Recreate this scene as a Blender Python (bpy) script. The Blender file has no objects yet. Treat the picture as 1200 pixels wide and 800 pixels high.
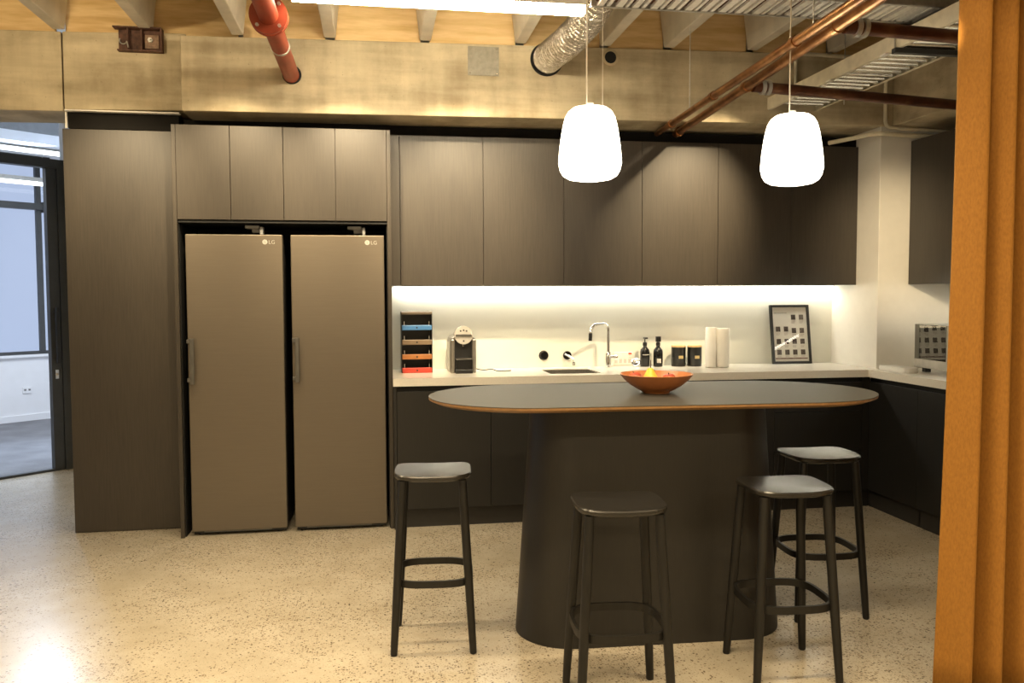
import bpy, bmesh, math, random
from mathutils import Vector, Matrix
random.seed(7)
SC = bpy.context.scene
COL = SC.collection
PI = math.pi

# ------------------------------------------------------------------ materials
def new_mat(name):
    m = bpy.data.materials.new(name); m.use_nodes = True
    nt = m.node_tree
    return m, nt, nt.nodes['Principled BSDF'], nt.nodes['Material Output']
def N(nt, t, **kw):
    n = nt.nodes.new(t)
    for k, v in kw.items():
        setattr(n, k, v)
    return n
def coords(nt, scale=(1, 1, 1), space='Object'):
    tc = N(nt, 'ShaderNodeTexCoord'); mp = N(nt, 'ShaderNodeMapping')
    mp.inputs['Scale'].default_value = scale
    nt.links.new(tc.outputs[space], mp.inputs['Vector'])
    return mp.outputs['Vector']
def noise(nt, vec, scale, detail=4, rough=.55):
    n = N(nt, 'ShaderNodeTexNoise')
    n.inputs['Scale'].default_value = scale; n.inputs['Detail'].default_value = detail
    n.inputs['Roughness'].default_value = rough
    nt.links.new(vec, n.inputs['Vector'])
    return n.outputs['Fac']
def ramp(nt, fac, stops):
    r = N(nt, 'ShaderNodeValToRGB')
    els = r.color_ramp.elements
    while len(els) < len(stops): els.new(.5)
    for e, (p, c) in zip(els, stops):
        e.position = p; e.color = (*c, 1) if len(c) == 3 else c
    nt.links.new(fac, r.inputs['Fac'])
    return r.outputs['Color']
def mix(nt, fac, a, b, mode='MIX'):
    n = N(nt, 'ShaderNodeMix', data_type='RGBA', blend_type=mode)
    for sock, v in ((n.inputs['Factor'], fac), (n.inputs['A'], a), (n.inputs['B'], b)):
        pass
    ins = [s for s in n.inputs if s.enabled]
    for s, v in zip(ins, (fac, a, b)):
        if hasattr(v, 'is_linked'): nt.links.new(v, s)
        else: s.default_value = v if not isinstance(v, tuple) else (*v, 1)
    return [s for s in n.outputs if s.enabled][0]
def bump(nt, p, h, strength=.2, dist=.01):
    b = N(nt, 'ShaderNodeBump'); b.inputs['Strength'].default_value = strength
    b.inputs['Distance'].default_value = dist
    nt.links.new(h, b.inputs['Height']); nt.links.new(b.outputs['Normal'], p.inputs['Normal'])
def mk(name, col, rough=.5, metal=0, var=.12, scale=14, stretch=(1, 1, 1), bumpy=0, coat=0, spec=.5, sheen=0):
    """plain surface with a fine procedural variation of its own colour"""
    m, nt, p, out = new_mat(name)
    v = coords(nt, stretch)
    f = noise(nt, v, scale, 5)
    lo = tuple(c * (1 - var) for c in col); hi = tuple(min(1, c * (1 + var)) for c in col)
    nt.links.new(ramp(nt, f, [(.3, lo), (.7, hi)]), p.inputs['Base Color'])
    p.inputs['Roughness'].default_value = rough; p.inputs['Metallic'].default_value = metal
    p.inputs['Coat Weight'].default_value = coat; p.inputs['Specular IOR Level'].default_value = spec
    p.inputs['Sheen Weight'].default_value = sheen
    if bumpy: bump(nt, p, f, bumpy, .004)
    return m
def emit(name, col, strength):
    m, nt, p, out = new_mat(name)
    p.inputs['Base Color'].default_value = (.8, .8, .8, 1)
    p.inputs['Emission Color'].default_value = (*col, 1); p.inputs['Emission Strength'].default_value = strength
    return m
def clear_glass(name, tint=(.96, .98, .97), gloss=.06):
    m, nt, p, out = new_mat(name)
    t = N(nt, 'ShaderNodeBsdfTransparent'); t.inputs['Color'].default_value = (*tint, 1)
    g = N(nt, 'ShaderNodeBsdfGlossy'); g.inputs['Roughness'].default_value = .01
    fr = N(nt, 'ShaderNodeFresnel'); fr.inputs['IOR'].default_value = 1.45
    mx = N(nt, 'ShaderNodeMixShader')
    ge = N(nt, 'ShaderNodeNewGeometry'); inv = N(nt, 'ShaderNodeMath', operation='SUBTRACT'); inv.inputs[0].default_value = 1
    nt.links.new(ge.outputs['Backfacing'], inv.inputs[1])
    ml = N(nt, 'ShaderNodeMath', operation='MULTIPLY'); nt.links.new(fr.outputs[0], ml.inputs[0]); nt.links.new(inv.outputs[0], ml.inputs[1])
    nt.links.new(ml.outputs[0], mx.inputs[0]); nt.links.new(t.outputs[0], mx.inputs[1]); nt.links.new(g.outputs[0], mx.inputs[2])
    nt.links.new(mx.outputs[0], out.inputs['Surface'])
    return m

def veneer(name, dark, light, rough):
    m, nt, p, out = new_mat(name)
    v = coords(nt, (1, 1, .045))
    f = noise(nt, v, 130, 6, .6)
    v2 = coords(nt, (1, 1, .3)); f2 = noise(nt, v2, 3, 2)
    c = ramp(nt, f, [(.3, dark), (.72, light)])
    c = mix(nt, .35, c, ramp(nt, f2, [(.3, dark), (.7, light)]))
    nt.links.new(c, p.inputs['Base Color'])
    p.inputs['Roughness'].default_value = rough
    bump(nt, p, f, .08, .002)
    return m

M = {}
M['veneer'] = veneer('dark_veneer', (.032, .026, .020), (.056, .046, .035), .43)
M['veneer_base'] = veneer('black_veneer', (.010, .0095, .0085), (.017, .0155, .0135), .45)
M['kick'] = mk('kick_board', (.02, .018, .016), .5)
M['shadow_gap'] = mk('recess_shade_black', (.006, .006, .006), .7)  # near-black that puts the shade of gaps, recesses and holes into the colour
M['fascia'] = mk('dark_fascia_board', (.008, .007, .006), .8, spec=.15)
M['island'] = veneer('island_veneer', (.011, .0098, .0085), (.019, .0168, .0142), .46)
M['lino'] = mk('grey_linoleum', (.062, .059, .052), .45, var=.06, scale=60, spec=.25)
M['ochre'] = mk('ochre_ply_edge', (.25, .135, .05), .5, var=.15, scale=40)
M['stool'] = mk('black_stained_ash', (.011, .010, .0085), .45, spec=.35, var=.25, scale=60, stretch=(1, 1, .1))
M['stool_seat'] = mk('black_stained_seat', (.016, .0147, .013), .27, var=.2, scale=60, stretch=(.1, 1, 1))
M['steel_fridge'] = mk('brushed_dark_steel', (.155, .13, .10), .40, .45, var=.04, scale=200, stretch=(.03, 1, 1))
M['fridge_side'] = mk('grey_fridge_casing', (.03, .03, .03), .5)
M['rubber'] = mk('black_rubber', (.012, .012, .012), .7)
M['satin'] = mk('satin_metal', (.13, .125, .115), .4, .6)
M['chrome'] = mk('chrome', (.85, .85, .85), .07, 1, var=.02)
M['steel'] = mk('stainless_steel', (.60, .58, .54), .25, 1, var=.03)
M['silver'] = mk('silver_plastic', (.60, .58, .54), .3, .6)
M['machine_silver'] = mk('dark_silver_shell', (.30, .28, .25), .28, .7)
M['head_silver'] = mk('polished_silver_face', (.78, .76, .72), .2, .5)
M['worktop'] = mk('white_stone_worktop', (.78, .74, .66), .22, var=.03, scale=80)
M['white'] = mk('white_paint', (.80, .77, .70), .5, var=.02)
M['white_cool'] = mk('white_office_paint', (.78, .78, .80), .6, var=.02)
M['splash'] = mk('pale_green_back_painted_glass', (.77, .77, .69), .12, var=.01, coat=.3)
M['black'] = mk('black_plastic', (.012, .012, .012), .3)
M['blackgloss'] = mk('gloss_black', (.008, .008, .008), .1)
M['darkframe'] = mk('dark_powder_coat', (.035, .037, .038), .45)
M['paper'] = mk('white_paper', (.82, .80, .75), .8, var=.02)
M['rust'] = mk('rusty_steel', (.10, .045, .028), .7, var=.5, scale=30)
M['red'] = mk('red_oxide_paint', (.30, .046, .017), .45, var=.15, scale=10)
M['galv'] = mk('galvanised_steel', (.55, .54, .50), .38, .75, var=.15, scale=40)
M['tray_metal'] = mk('bright_galvanised_slats', (.85, .82, .74), .32, .25, var=.1, scale=40)
M['rung_metal'] = mk('bright_round_rungs', (.72, .70, .64), .24, .9, var=.1, scale=40)
M['cream'] = mk('cream_painted_metal', (.68, .62, .47), .5)
M['mustard'] = None
M['terracotta'] = mk('terracotta_glaze', (.50, .18, .06), .33, var=.08)
M['pear'] = mk('pear_skin', (.78, .62, .08), .4, var=.15, scale=40)
M['apple'] = mk('apple_skin', (.50, .08, .035), .3, var=.4, scale=30)
M['stem'] = mk('fruit_stem', (.05, .03, .015), .7)
M['wood_lid'] = mk('light_wood_lid', (.62, .42, .20), .5, var=.15, scale=40, stretch=(.1, 1, 1))
M['brass'] = mk('brass_label', (.75, .58, .28), .35, .5)
M['beamstain'] = None
M['slab'] = mk('ceiling_slab_paint', (.55, .50, .42), .8, var=.15, scale=5)
M['joist'] = mk('pale_concrete_rib', (.62, .57, .47), .75, var=.10, scale=8, bumpy=.1)
M['smallimg'] = mk('printed_photo', (.10, .08, .07), .7, var=.6, scale=90)
M['caption'] = mk('printed_caption', (.55, .52, .48), .8, var=.3, scale=200)
M['dark_red'] = mk('printed_dark_band', (.16, .06, .05), .8)
M['blue'] = mk('blue_tray', (.05, .16, .36), .4)
M['taupe'] = mk('taupe_tray', (.17, .12, .075), .4)
M['orange'] = mk('orange_tray', (.32, .125, .035), .4)
M['redtray'] = mk('red_tray', (.50, .05, .03), .4)
M['rackbrown'] = mk('rack_brown_board', (.09, .07, .05), .45)
M['capsule'] = mk('dark_capsule', (.03, .025, .022), .25, .6, var=.5, scale=8)
M['glass'] = clear_glass('clear_glass')
M['frameglass'] = clear_glass('picture_glass', (.985, .985, .98))
M['mirror_door'] = mk('dark_mirror_glass', (.26, .26, .25), .02, 1, var=.01)
M['display'] = mk('pale_display', (.45, .47, .38), .3)
M['red_light'] = mk('red_switch', (.7, .06, .03), .3)
M['opal'] = emit('opal_glass_lit', (1, .90, .72), 5.0)
M['led'] = emit('led_diffuser_warm', (1, .85, .60), 72)
M['led_cab'] = emit('led_strip_white', (1, .94, .80), 20)
M['led_cool'] = emit('led_diffuser_cool', (.92, .95, 1), 2.2)
M['cordwhite'] = mk('white_flex', (.75, .68, .55), .5)
M['grey'] = mk('grey_panel', (.2, .2, .2), .5)

def terrazzo():
    m, nt, p, out = new_mat('ground_concrete_aggregate')
    v = coords(nt)
    big = noise(nt, v, .9, 3); mid = noise(nt, v, 7, 4)
    base = ramp(nt, big, [(.25, (.42, .37, .285)), (.75, (.55, .495, .395))])
    base = mix(nt, .12, base, ramp(nt, mid, [(.15, (.40, .35, .27)), (.85, (.62, .57, .48))]))
    def specks(scale, dens_lo, dens_hi):
        vo = N(nt, 'ShaderNodeTexVoronoi'); vo.inputs['Scale'].default_value = scale
        nt.links.new(v, vo.inputs['Vector'])
        sep = N(nt, 'ShaderNodeSeparateColor'); nt.links.new(vo.outputs['Color'], sep.inputs[0])
        d = noise(nt, v, 1.7, 3)
        mr = N(nt, 'ShaderNodeMapRange'); mr.inputs['From Min'].default_value = .38; mr.inputs['From Max'].default_value = .62
        mr.inputs['To Min'].default_value = dens_lo; mr.inputs['To Max'].default_value = dens_hi
        nt.links.new(d, mr.inputs['Value'])
        lt = N(nt, 'ShaderNodeMath', operation='LESS_THAN'); nt.links.new(sep.outputs[0], lt.inputs[0]); nt.links.new(mr.outputs[0], lt.inputs[1])
        near = N(nt, 'ShaderNodeMath', operation='LESS_THAN'); nt.links.new(vo.outputs['Distance'], near.inputs[0]); near.inputs[1].default_value = .48
        mu = N(nt, 'ShaderNodeMath', operation='MULTIPLY'); nt.links.new(lt.outputs[0], mu.inputs[0]); nt.links.new(near.outputs[0], mu.inputs[1])
        return mu.outputs[0], sep.outputs[1]
    f1, r1 = specks(92, .03, .36)
    c = mix(nt, f1, base, ramp(nt, r1, [(0, (.085, .062, .044)), (1, (.34, .27, .185))]))
    f2, r2 = specks(170, .10, .44)
    c = mix(nt, f2, c, ramp(nt, r2, [(0, (.17, .13, .095)), (1, (.58, .52, .42))]))
    f3, r3 = specks(300, .25, .60)
    c = mix(nt, f3, c, mix(nt, .45, c, ramp(nt, r3, [(0, (.16, .125, .09)), (1, (.60, .55, .46))])))
    cl = noise(nt, v, 3.2, 5, .6)
    c = mix(nt, 1.0, c, ramp(nt, cl, [(.3, (.82, .80, .76)), (.65, (1, 1, 1))]), 'MULTIPLY')
    nt.links.new(c, p.inputs['Base Color'])
    rr = ramp(nt, mid, [(.2, (.22,) * 3), (.8, (.28,) * 3)])
    nt.links.new(rr, p.inputs['Roughness'])
    return m
M['floor'] = terrazzo()

def concrete(name, dark, light, joints=()):
    m, nt, p, out = new_mat(name)
    v = coords(nt)
    a = noise(nt, v, 2.2, 6, .65)
    vs = coords(nt, (.25, 1, 2.6)); b = noise(nt, vs, 3.2, 4)         # horizontal formwork bands
    vv = coords(nt, (3, 1, .25)); d = noise(nt, vv, 3, 4)             # runs
    c = ramp(nt, a, [(.36, dark), (.60, light)])
    c = mix(nt, .45, c, ramp(nt, b, [(.38, dark), (.60, light)]))
    c = mix(nt, .25, c, ramp(nt, d, [(.3, dark), (.65, light)]))
    g = noise(nt, v, 55, 3)
    c = mix(nt, ramp(nt, g, [(.66, (0, 0, 0)), (.74, (.5, .5, .5))]), c, tuple(x * .5 for x in dark))
    nt.links.new(c, p.inputs['Base Color']); p.inputs['Roughness'].default_value = .75
    bump(nt, p, a, .25, .01)
    return m
M['concrete'] = concrete('board_marked_concrete', (.25, .195, .115), (.66, .57, .39))

def timber():
    m, nt, p, out = new_mat('pine_board')
    v = coords(nt, (.12, 1, 1)); f = noise(nt, v, 22, 5, .6)
    w = coords(nt); kn = noise(nt, w, 4, 2)
    c = ramp(nt, f, [(.3, (.58, .38, .15)), (.7, (.82, .62, .33))])
    c = mix(nt, ramp(nt, kn, [(.68, (0, 0, 0)), (.76, (.6, .6, .6))]), c, (.16, .08, .03))
    nt.links.new(c, p.inputs['Base Color']); p.inputs['Roughness'].default_value = .6
    return m
M['timber'] = timber()

def copper():
    m, nt, p, out = new_mat('tarnished_copper')
    v = coords(nt); f = noise(nt, v, 5, 5, .65)
    c = ramp(nt, f, [(.25, (.10, .045, .018)), (.5, (.36, .165, .06)), (.75, (.62, .34, .14))])
    nt.links.new(c, p.inputs['Base Color']); p.inputs['Metallic'].default_value = .85
    p.inputs['Roughness'].default_value = .32
    return m
M['copper'] = copper()
def browncopper():
    m, nt, p, out = new_mat('brown_iron_pipe')
    v = coords(nt); f = noise(nt, v, 4, 5, .65)
    c = ramp(nt, f, [(.25, (.035, .015, .008)), (.55, (.12, .042, .019)), (.8, (.28, .14, .06))])
    nt.links.new(c, p.inputs['Base Color']); p.inputs['Metallic'].default_value = .6
    p.inputs['Roughness'].default_value = .38
    return m
M['brownpipe'] = browncopper()
def foil():
    m, nt, p, out = new_mat('crinkled_foil_duct')
    v = coords(nt); f = noise(nt, v, 45, 4, .6)
    p.inputs['Base Color'].default_value = (.78, .74, .66, 1); p.inputs['Metallic'].default_value = 1
    p.inputs['Roughness'].default_value = .22
    bump(nt, p, f, .9, .022)
    return m
M['foil'] = foil()
def velvet():
    m, nt, p, out = new_mat('mustard_velvet')
    v = coords(nt, (1, 1, .4)); f = noise(nt, v, 160, 4)
    c = ramp(nt, f, [(.3, (.27, .112, .011)), (.7, (.36, .155, .018))])
    nt.links.new(c, p.inputs['Base Color']); p.inputs['Roughness'].default_value = .8
    p.inputs['Sheen Weight'].default_value = .25; p.inputs['Sheen Tint'].default_value = (1, .62, .15, 1)
    bump(nt, p, f, .1, .002)
    return m
M['mustard'] = velvet()
def carpet():
    m, nt, p, out = new_mat('grey_carpet_tile')
    v = coords(nt); f = noise(nt, v, 3, 4); g = noise(nt, v, 220, 2)
    c = ramp(nt, f, [(.3, (.10, .10, .11)), (.7, (.22, .22, .235))])
    c = mix(nt, .4, c, ramp(nt, g, [(.3, (.07, .07, .08)), (.7, (.3, .3, .32))]))
    nt.links.new(c, p.inputs['Base Color']); p.inputs['Roughness'].default_value = .95
    return m
M['carpet'] = carpet()

# ------------------------------------------------------------------ mesh helpers
def box(bm, x0, x1, y0, y1, z0, z1, mtx=None):
    vs = [bm.verts.new(c) for c in ((x0, y0, z0), (x1, y0, z0), (x1, y1, z0), (x0, y1, z0), (x0, y0, z1), (x1, y0, z1), (x1, y1, z1), (x0, y1, z1))]
    for f in ((3, 2, 1, 0), (4, 5, 6, 7), (0, 1, 5, 4), (1, 2, 6, 5), (2, 3, 7, 6), (3, 0, 4, 7)):
        bm.faces.new([vs[i] for i in f])
    if mtx: bmesh.ops.transform(bm, matrix=mtx, verts=vs)
    return vs
def loft(bm, rings, cap=True, closed=True):
    R = [[bm.verts.new(c) for c in r] for r in rings]
    n = len(R[0])
    for a, b in zip(R, R[1:]):
        for i in range(n if closed else n - 1):
            j = (i + 1) % n
            bm.faces.new((a[i], a[j], b[j], b[i]))
    if cap:
        bm.faces.new(R[0][::-1]); bm.faces.new(R[-1])
    return R
def lathe(bm, prof, seg=32, axis='Z', c=(0, 0, 0)):
    """prof: list of (radius, height); radius 0 ends close to a point"""
    rings = []
    for r, h in prof:
        ring = []
        for i in range(seg):
            t = 2 * PI * i / seg
            p = (max(r, 1e-5) * math.cos(t), max(r, 1e-5) * math.sin(t), h)
            if axis == 'Y': p = (p[0], -p[2], p[1])
            if axis == 'X': p = (p[2], p[0], p[1])
            ring.append((c[0] + p[0], c[1] + p[1], c[2] + p[2]))
        rings.append(ring)
    loft(bm, rings)
def tube(bm, pts, r, seg=12, radii=None):
    pts = [Vector(p) for p in pts]
    rings = []; up = None
    for i, p in enumerate(pts):
        if i == 0: t = pts[1] - p
        elif i == len(pts) - 1: t = p - pts[i - 1]
        else: t = (pts[i + 1] - p).normalized() + (p - pts[i - 1]).normalized()
        t.normalize()
        if up is None:
            up = Vector((0, 0, 1)) if abs(t.z) < .9 else Vector((1, 0, 0))
        s = t.cross(up).normalized(); up = s.cross(t).normalized()
        rr = radii[i] if radii else r
        rings.append([tuple(p + (s * math.cos(2 * PI * k / seg) + up * math.sin(2 * PI * k / seg)) * rr) for k in range(seg)])
    loft(bm, rings)
def smooth_path(pts, n=8):
    P = [Vector(p) for p in pts]; P = [P[0] * 2 - P[1]] + P + [P[-1] * 2 - P[-2]]
    out = []
    for i in range(1, len(P) - 2):
        for k in range(n):
            t = k / n
            out.append(.5 * ((2 * P[i]) + (P[i + 1] - P[i - 1]) * t + (2 * P[i - 1] - 5 * P[i] + 4 * P[i + 1] - P[i + 2]) * t * t + (3 * P[i] - P[i - 1] - 3 * P[i + 1] + P[i + 2]) * t ** 3))
    out.append(P[-2]); return out
def fillet(pts, r, n=5):
    P = [Vector(p) for p in pts]; out = [P[0]]
    for a, b, c in zip(P, P[1:], P[2:]):
        d1 = (a - b).normalized(); d2 = (c - b).normalized()
        s, e = b + d1 * r, b + d2 * r
        for k in range(n + 1):
            t = k / n; out.append(s * (1 - t) ** 2 + b * 2 * t * (1 - t) + e * t * t)
    out.append(P[-1]); return out

def mesh_obj(name, bm, mat, parent=None, off=(0, 0, 0), smooth=False, bevel=0, seg=2, world=True):
    bmesh.ops.recalc_face_normals(bm, faces=bm.faces[:])
    o_ = Vector(off)
    if o_.length: bmesh.ops.translate(bm, vec=-o_, verts=bm.verts[:])
    me = bpy.data.meshes.new(name); bm.to_mesh(me); bm.free()
    me.materials.append(M[mat] if isinstance(mat, str) else mat)
    if smooth:
        for p in me.polygons: p.use_smooth = True
    ob = bpy.data.objects.new(name, me); COL.objects.link(ob)
    if bevel:
        b = ob.modifiers.new('edge', 'BEVEL'); b.width = bevel; b.segments = seg; b.limit_method = 'ANGLE'; b.angle_limit = math.radians(40)
    if smooth:
        b = ob.modifiers.new('auto', 'EDGE_SPLIT'); b.split_angle = math.radians(38)
    if parent is not None: ob.parent = parent
    return ob
SPLIT = {'suspension_wire', 'levelling_foot', 'pipe_coupling', 'hanger_rod', 'flange_bolt', 'screw', 'clip', 'pipe_clamp', 'rib',
         'tray_post', 'bump_stop', 'hinge_cover', 'cable', 'printed_picture'}
class Thing:
    """an Empty at the thing's base; parts are given in room coordinates"""
    def __init__(s, name, label, cat, loc, group=None):
        s.o = bpy.data.objects.new(name, None); COL.objects.link(s.o)
        s.o.empty_display_size = .05; s.o.location = loc; s.loc = Vector(loc)
        s.o['label'] = label; s.o['category'] = cat
        if group: s.o['group'] = group
    def part(s, name, bm, mat, parent=None, label=None, **kw):
        p = mesh_obj(name, bm, mat, parent or s.o, off=s.loc, **kw)
        if label: p['label'] = label
        if name in SPLIT: islands(p)
        return p
    def bx(s, name, b, mat, parent=None, bevel=.0015, label=None, **kw):
        bm = bmesh.new(); box(bm, *b)
        return s.part(name, bm, mat, parent, bevel=bevel, label=label, **kw)
def islands(ob):
    """one object per loose piece of ob's mesh, same name and parent"""
    bm = bmesh.new(); bm.from_mesh(ob.data); bm.verts.ensure_lookup_table()
    seen = set(); groups = []
    for v in bm.verts:
        if v.index in seen: continue
        st_ = [v]; seen.add(v.index); g_ = []
        while st_:
            a = st_.pop(); g_.append(a.index)
            for e in a.link_edges:
                b = e.other_vert(a)
                if b.index not in seen: seen.add(b.index); st_.append(b)
        groups.append(set(g_))
    bm.free()
    if len(groups) < 2: return [ob]
    src = ob.data; res = []
    for i, g_ in enumerate(groups):
        b2 = bmesh.new(); b2.from_mesh(src); b2.verts.ensure_lookup_table()
        bmesh.ops.delete(b2, geom=[v for v in b2.verts if v.index not in g_], context='VERTS')
        me = bpy.data.meshes.new(src.name.split('.')[0]); b2.to_mesh(me); b2.free()
        for m_ in src.materials: 
            if not me.materials: me.materials.append(m_)
        if i == 0: o = ob; o.data = me
        else:
            o = ob.copy(); o.data = me; COL.objects.link(o)
        res.append(o)
    return res
def tag(o, label, cat, group=None):
    o['label'] = label; o['category'] = cat
    if group: o['group'] = group
    return o
def solo(name, bm, mat, label, cat, loc=(0, 0, 0), group=None, **kw):
    o = mesh_obj(name, bm, mat, None, off=loc, **kw); o.location = loc
    return tag(o, label, cat, group)
def struct(name, bm, mat, parent=None, **kw):
    o = mesh_obj(name, bm, mat, parent, **kw)
    if parent is None: o['kind'] = 'structure'
    return o
def sbox(name, b, mat, parent=None, **kw):
    bm = bmesh.new(); box(bm, *b); return struct(name, bm, mat, parent, **kw)
def copy_tree(o, parent=None):
    c = o.copy(); COL.objects.link(c)
    if parent is not None: c.parent = parent
    for ch in list(o.children): copy_tree(ch, c)
    return c

# ------------------------------------------------------------------ room shell
XL, XR, YF, YB, ZC = -5.2, 5.34, -8.6, .65, 3.62
bm = bmesh.new(); box(bm, XL - .2, XR + .2, YF - .2, 7.5, -.1, 0); struct('floor', bm, 'floor')
sbox('wall_back', (-.77, XR + .1, YB, YB + .1, 0, ZC), 'white')
sbox('wall_right', (XR, XR + .1, YF, YB, 0, ZC), 'white')
sbox('wall_left', (XL - .1, XL, YF, -.8, 0, ZC), 'white')
sbox('wall_front', (XL, XR, YF - .1, YF, 0, ZC), 'white')
bm = bmesh.new(); box(bm, XL - .2, XR + .2, YF - .2, 2.6, ZC, ZC + .1); struct('ceiling', bm, 'slab')
# column in the corner
sbox('wall_column', (4.757, XR, .02, YB, 0, 3.3), 'white', bevel=.004)
sbox('trim_1', (1.29, 4.757, YB - .012, YB, .99, 1.62), 'splash')           # glass splashback
sbox('trim_2', (XR - .012, XR, -2.6, .02, .99, 1.62), 'splash')
# concrete downstand beam: two pours meeting at x = 0
def beam(name, x0, x1, zb0, zb1, zt0, zt1, y0, y1):
    bm = bmesh.new()
    v = [bm.verts.new(c) for c in ((x0, y0, zb0), (x1, y0, zb1), (x1, y1, zb1), (x0, y1, zb0), (x0, y0, zt0), (x1, y0, zt1), (x1, y1, zt1), (x0, y1, zt0))]
    for f in ((3, 2, 1, 0), (4, 5, 6, 7), (0, 1, 5, 4), (1, 2, 6, 5), (2, 3, 7, 6), (3, 0, 4, 7)): bm.faces.new([v[i] for i in f])
    return struct(name, bm, 'concrete', bevel=.006)
beam('wall_beam', XL, -.750, 2.665, 2.712, 3.16, 3.205, .2, .6)
beam('wall_beam', -.742, -.003, 2.722, 2.738, 3.205, 3.225, .2, .6)
beam('wall_beam', .005, 4.84, 2.695, 2.735, 3.155, 3.225, 0, .62)
beam('wall_beam', 4.84, XR, 2.735, 2.72, 3.225, 3.225, YF, .62)
bm = bmesh.new(); box(bm, -.740, -.05, .19, .235, 2.714, 2.7215); box(bm, -.748, -.737, .225, .24, 2.612, 2.7135)
struct('trim_3', bm, 'paper')                                                # pale sealant line round the dark box
def ztop(x):
    return 3.205 + (x + .757) * .0264 if x < 0 else (3.155 + x * .0145 if x < 4.84 else 3.225)
JX = [-2.6, -2.0, -1.35, -.76, -.235, .35, .915, 1.52, 2.145, 2.72, 3.165, 3.765, 4.36]
for i, x in enumerate(JX):
    zb = ztop(x) + .01
    bm = bmesh.new()
    prof = [(-.036, zb), (.036, zb), (.085, ZC), (-.085, ZC)]
    loft(bm, [[(x + a, .0 if x > 0 else .2, z) for a, z in prof], [(x + a, YF, z) for a, z in prof]])
    struct('ceiling_joist', bm, 'joist', bevel=.006)
for a, b in zip([-3.2] + JX, JX + [4.84]):
    z0 = max(ztop(a), ztop(b)) + .004
    yo = .03 if b > .5 else .23
    sbox('trim_timber', (a + .03, b - .03, yo, yo + .025, z0 - .015, ZC), 'timber')

# ---- glazed office beyond the diagonal glass partition
P0 = Vector((-1.6, 2.474, 0)); U = Vector((.7314, .6819, 0)); NN = Vector((-.6819, .7314, 0))
FM = Matrix((( U.x, NN.x, 0, P0.x), (U.y, NN.y, 0, P0.y), (0, 0, 1, 0), (0, 0, 0, 1)))
def fbox(bm, *b): box(bm, *b, mtx=FM)
def fs(name, b, mat, parent=None, **kw):
    bm = bmesh.new(); fbox(bm, *b); return struct(name, bm, mat, parent, **kw)
fs('floor_carpet', (-5, 2.3, .0, 3.4, .0, .006), 'carpet')
w = bmesh.new()
fbox(w, -5, 2.3, 3.4, 3.5, 0, .80); fbox(w, 1.47, 2.3, 3.4, 3.5, .80, 3.3); fbox(w, -5, 2.3, 3.4, 3.5, 3.3, 3.8); fbox(w, -5, -3.2, 3.4, 3.5, .8, 3.3)
struct('wall_office', w, 'white_cool')
fs('wall_office_side', (2.2, 2.3, 0, 3.4, 0, 3.8), 'white_cool')
fs('wall_office_end', (-5.1, -5, 0, 3.5, 0, 3.8), 'white_cool')
fs('wall_partition', (.075, 2.3, -.05, .05, 0, 3.8), 'white_cool')
bm = bmesh.new(); box(bm, -1.5, -.8, .66, .72, 0, ZC); 
me_side = bmesh.new(); bm.free()
q = [(-.79, .66), (-1.50, 2.50), (-1.42, 2.53), (-.70, .70)]
loft(me_side, [[(x, y, 0) for x, y in q], [(x, y, ZC) for x, y in q]]); struct('wall_side', me_side, 'white')
fs('ceiling_office', (-5, 2.3, -.02, 3.5, 3.75, 3.85), 'white_cool')
fs('trim_4', (-5, 2.2, 1.1, 1.3, 3.06, 3.16), 'white_cool')
fs('trim_13', (-5, 2.2, 1.08, 1.32, 3.161, 3.749), 'grey')                  # ceiling bulkhead strip
fs('baseboard_office', (-5, 2.2, 3.382, 3.4, .006, .085), 'white_cool')
fs('trim_5', (-3.2, 1.5, 3.36, 3.42, .80, .83), 'white_cool')                 # sill
wn = bmesh.new()
for a, b_ in ((1.29, 1.35), (-.35, -.28), (-1.95, -1.88), (-3.2, -3.14), (1.43, 1.47)): fbox(wn, a, b_, 3.42, 3.47, .83, 3.3)
fbox(wn, -3.2, 1.37, 3.36, 3.46, 2.63, 2.71); fbox(wn, -3.2, 1.47, 3.42, 3.47, .83, .87); fbox(wn, -3.2, 1.47, 3.42, 3.47, 3.25, 3.3)
win = struct('window_1', wn, 'darkframe')
g = bmesh.new(); fbox(g, -3.2, 1.47, 3.44, 3.446, .85, 3.28); struct('window_pane', g, 'glass', win)
g = bmesh.new(); fbox(g, 1.35, 1.40, 3.33, 3.42, 2.60, 2.73); struct('window_bracket', g, 'darkframe', win)
# glazed door and screen
dw = bmesh.new()
fbox(dw, -.085, 0.0, -.03, .03, 0.012, 2.67); fbox(dw, -.99, -.92, -.03, .03, .012, 2.67); fbox(dw, -.99, 0, -.03, .03, .0, .02)
fbox(dw, 0.004, .072, -.045, .045, 0, 2.67)
fbox(dw, -5, .072, -.045, .045, 2.668, 2.745)
for a in (-1.06, -2.1, -3.15, -4.2): fbox(dw, a, a + .06, -.04, .04, 0, 2.67)
fbox(dw, -5, -1.0, -.04, .04, 0, .035)
door = struct('door_1', dw, 'darkframe')
g = bmesh.new(); fbox(g, -.93, -.08, -.005, .005, .02, 2.668); struct('door_pane', g, 'glass', door)
g = bmesh.new(); fbox(g, -5, -1.0, -.005, .005, .03, 2.668); struct('screen_pane', g, 'glass', door)
g = bmesh.new(); fbox(g, -5, .07, -.005, .005, 2.745, 3.62); struct('transom_pane', g, 'glass', door)
g = bmesh.new(); fbox(g, -.06, -.035, -.085, -.06, .96, 1.45); fbox(g, -.055, -.04, -.06, -.03, .99, 1.01); fbox(g, -.055, -.04, -.06, -.03, 1.40, 1.42)
struct('door_handle', g, 'black', door)
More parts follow.
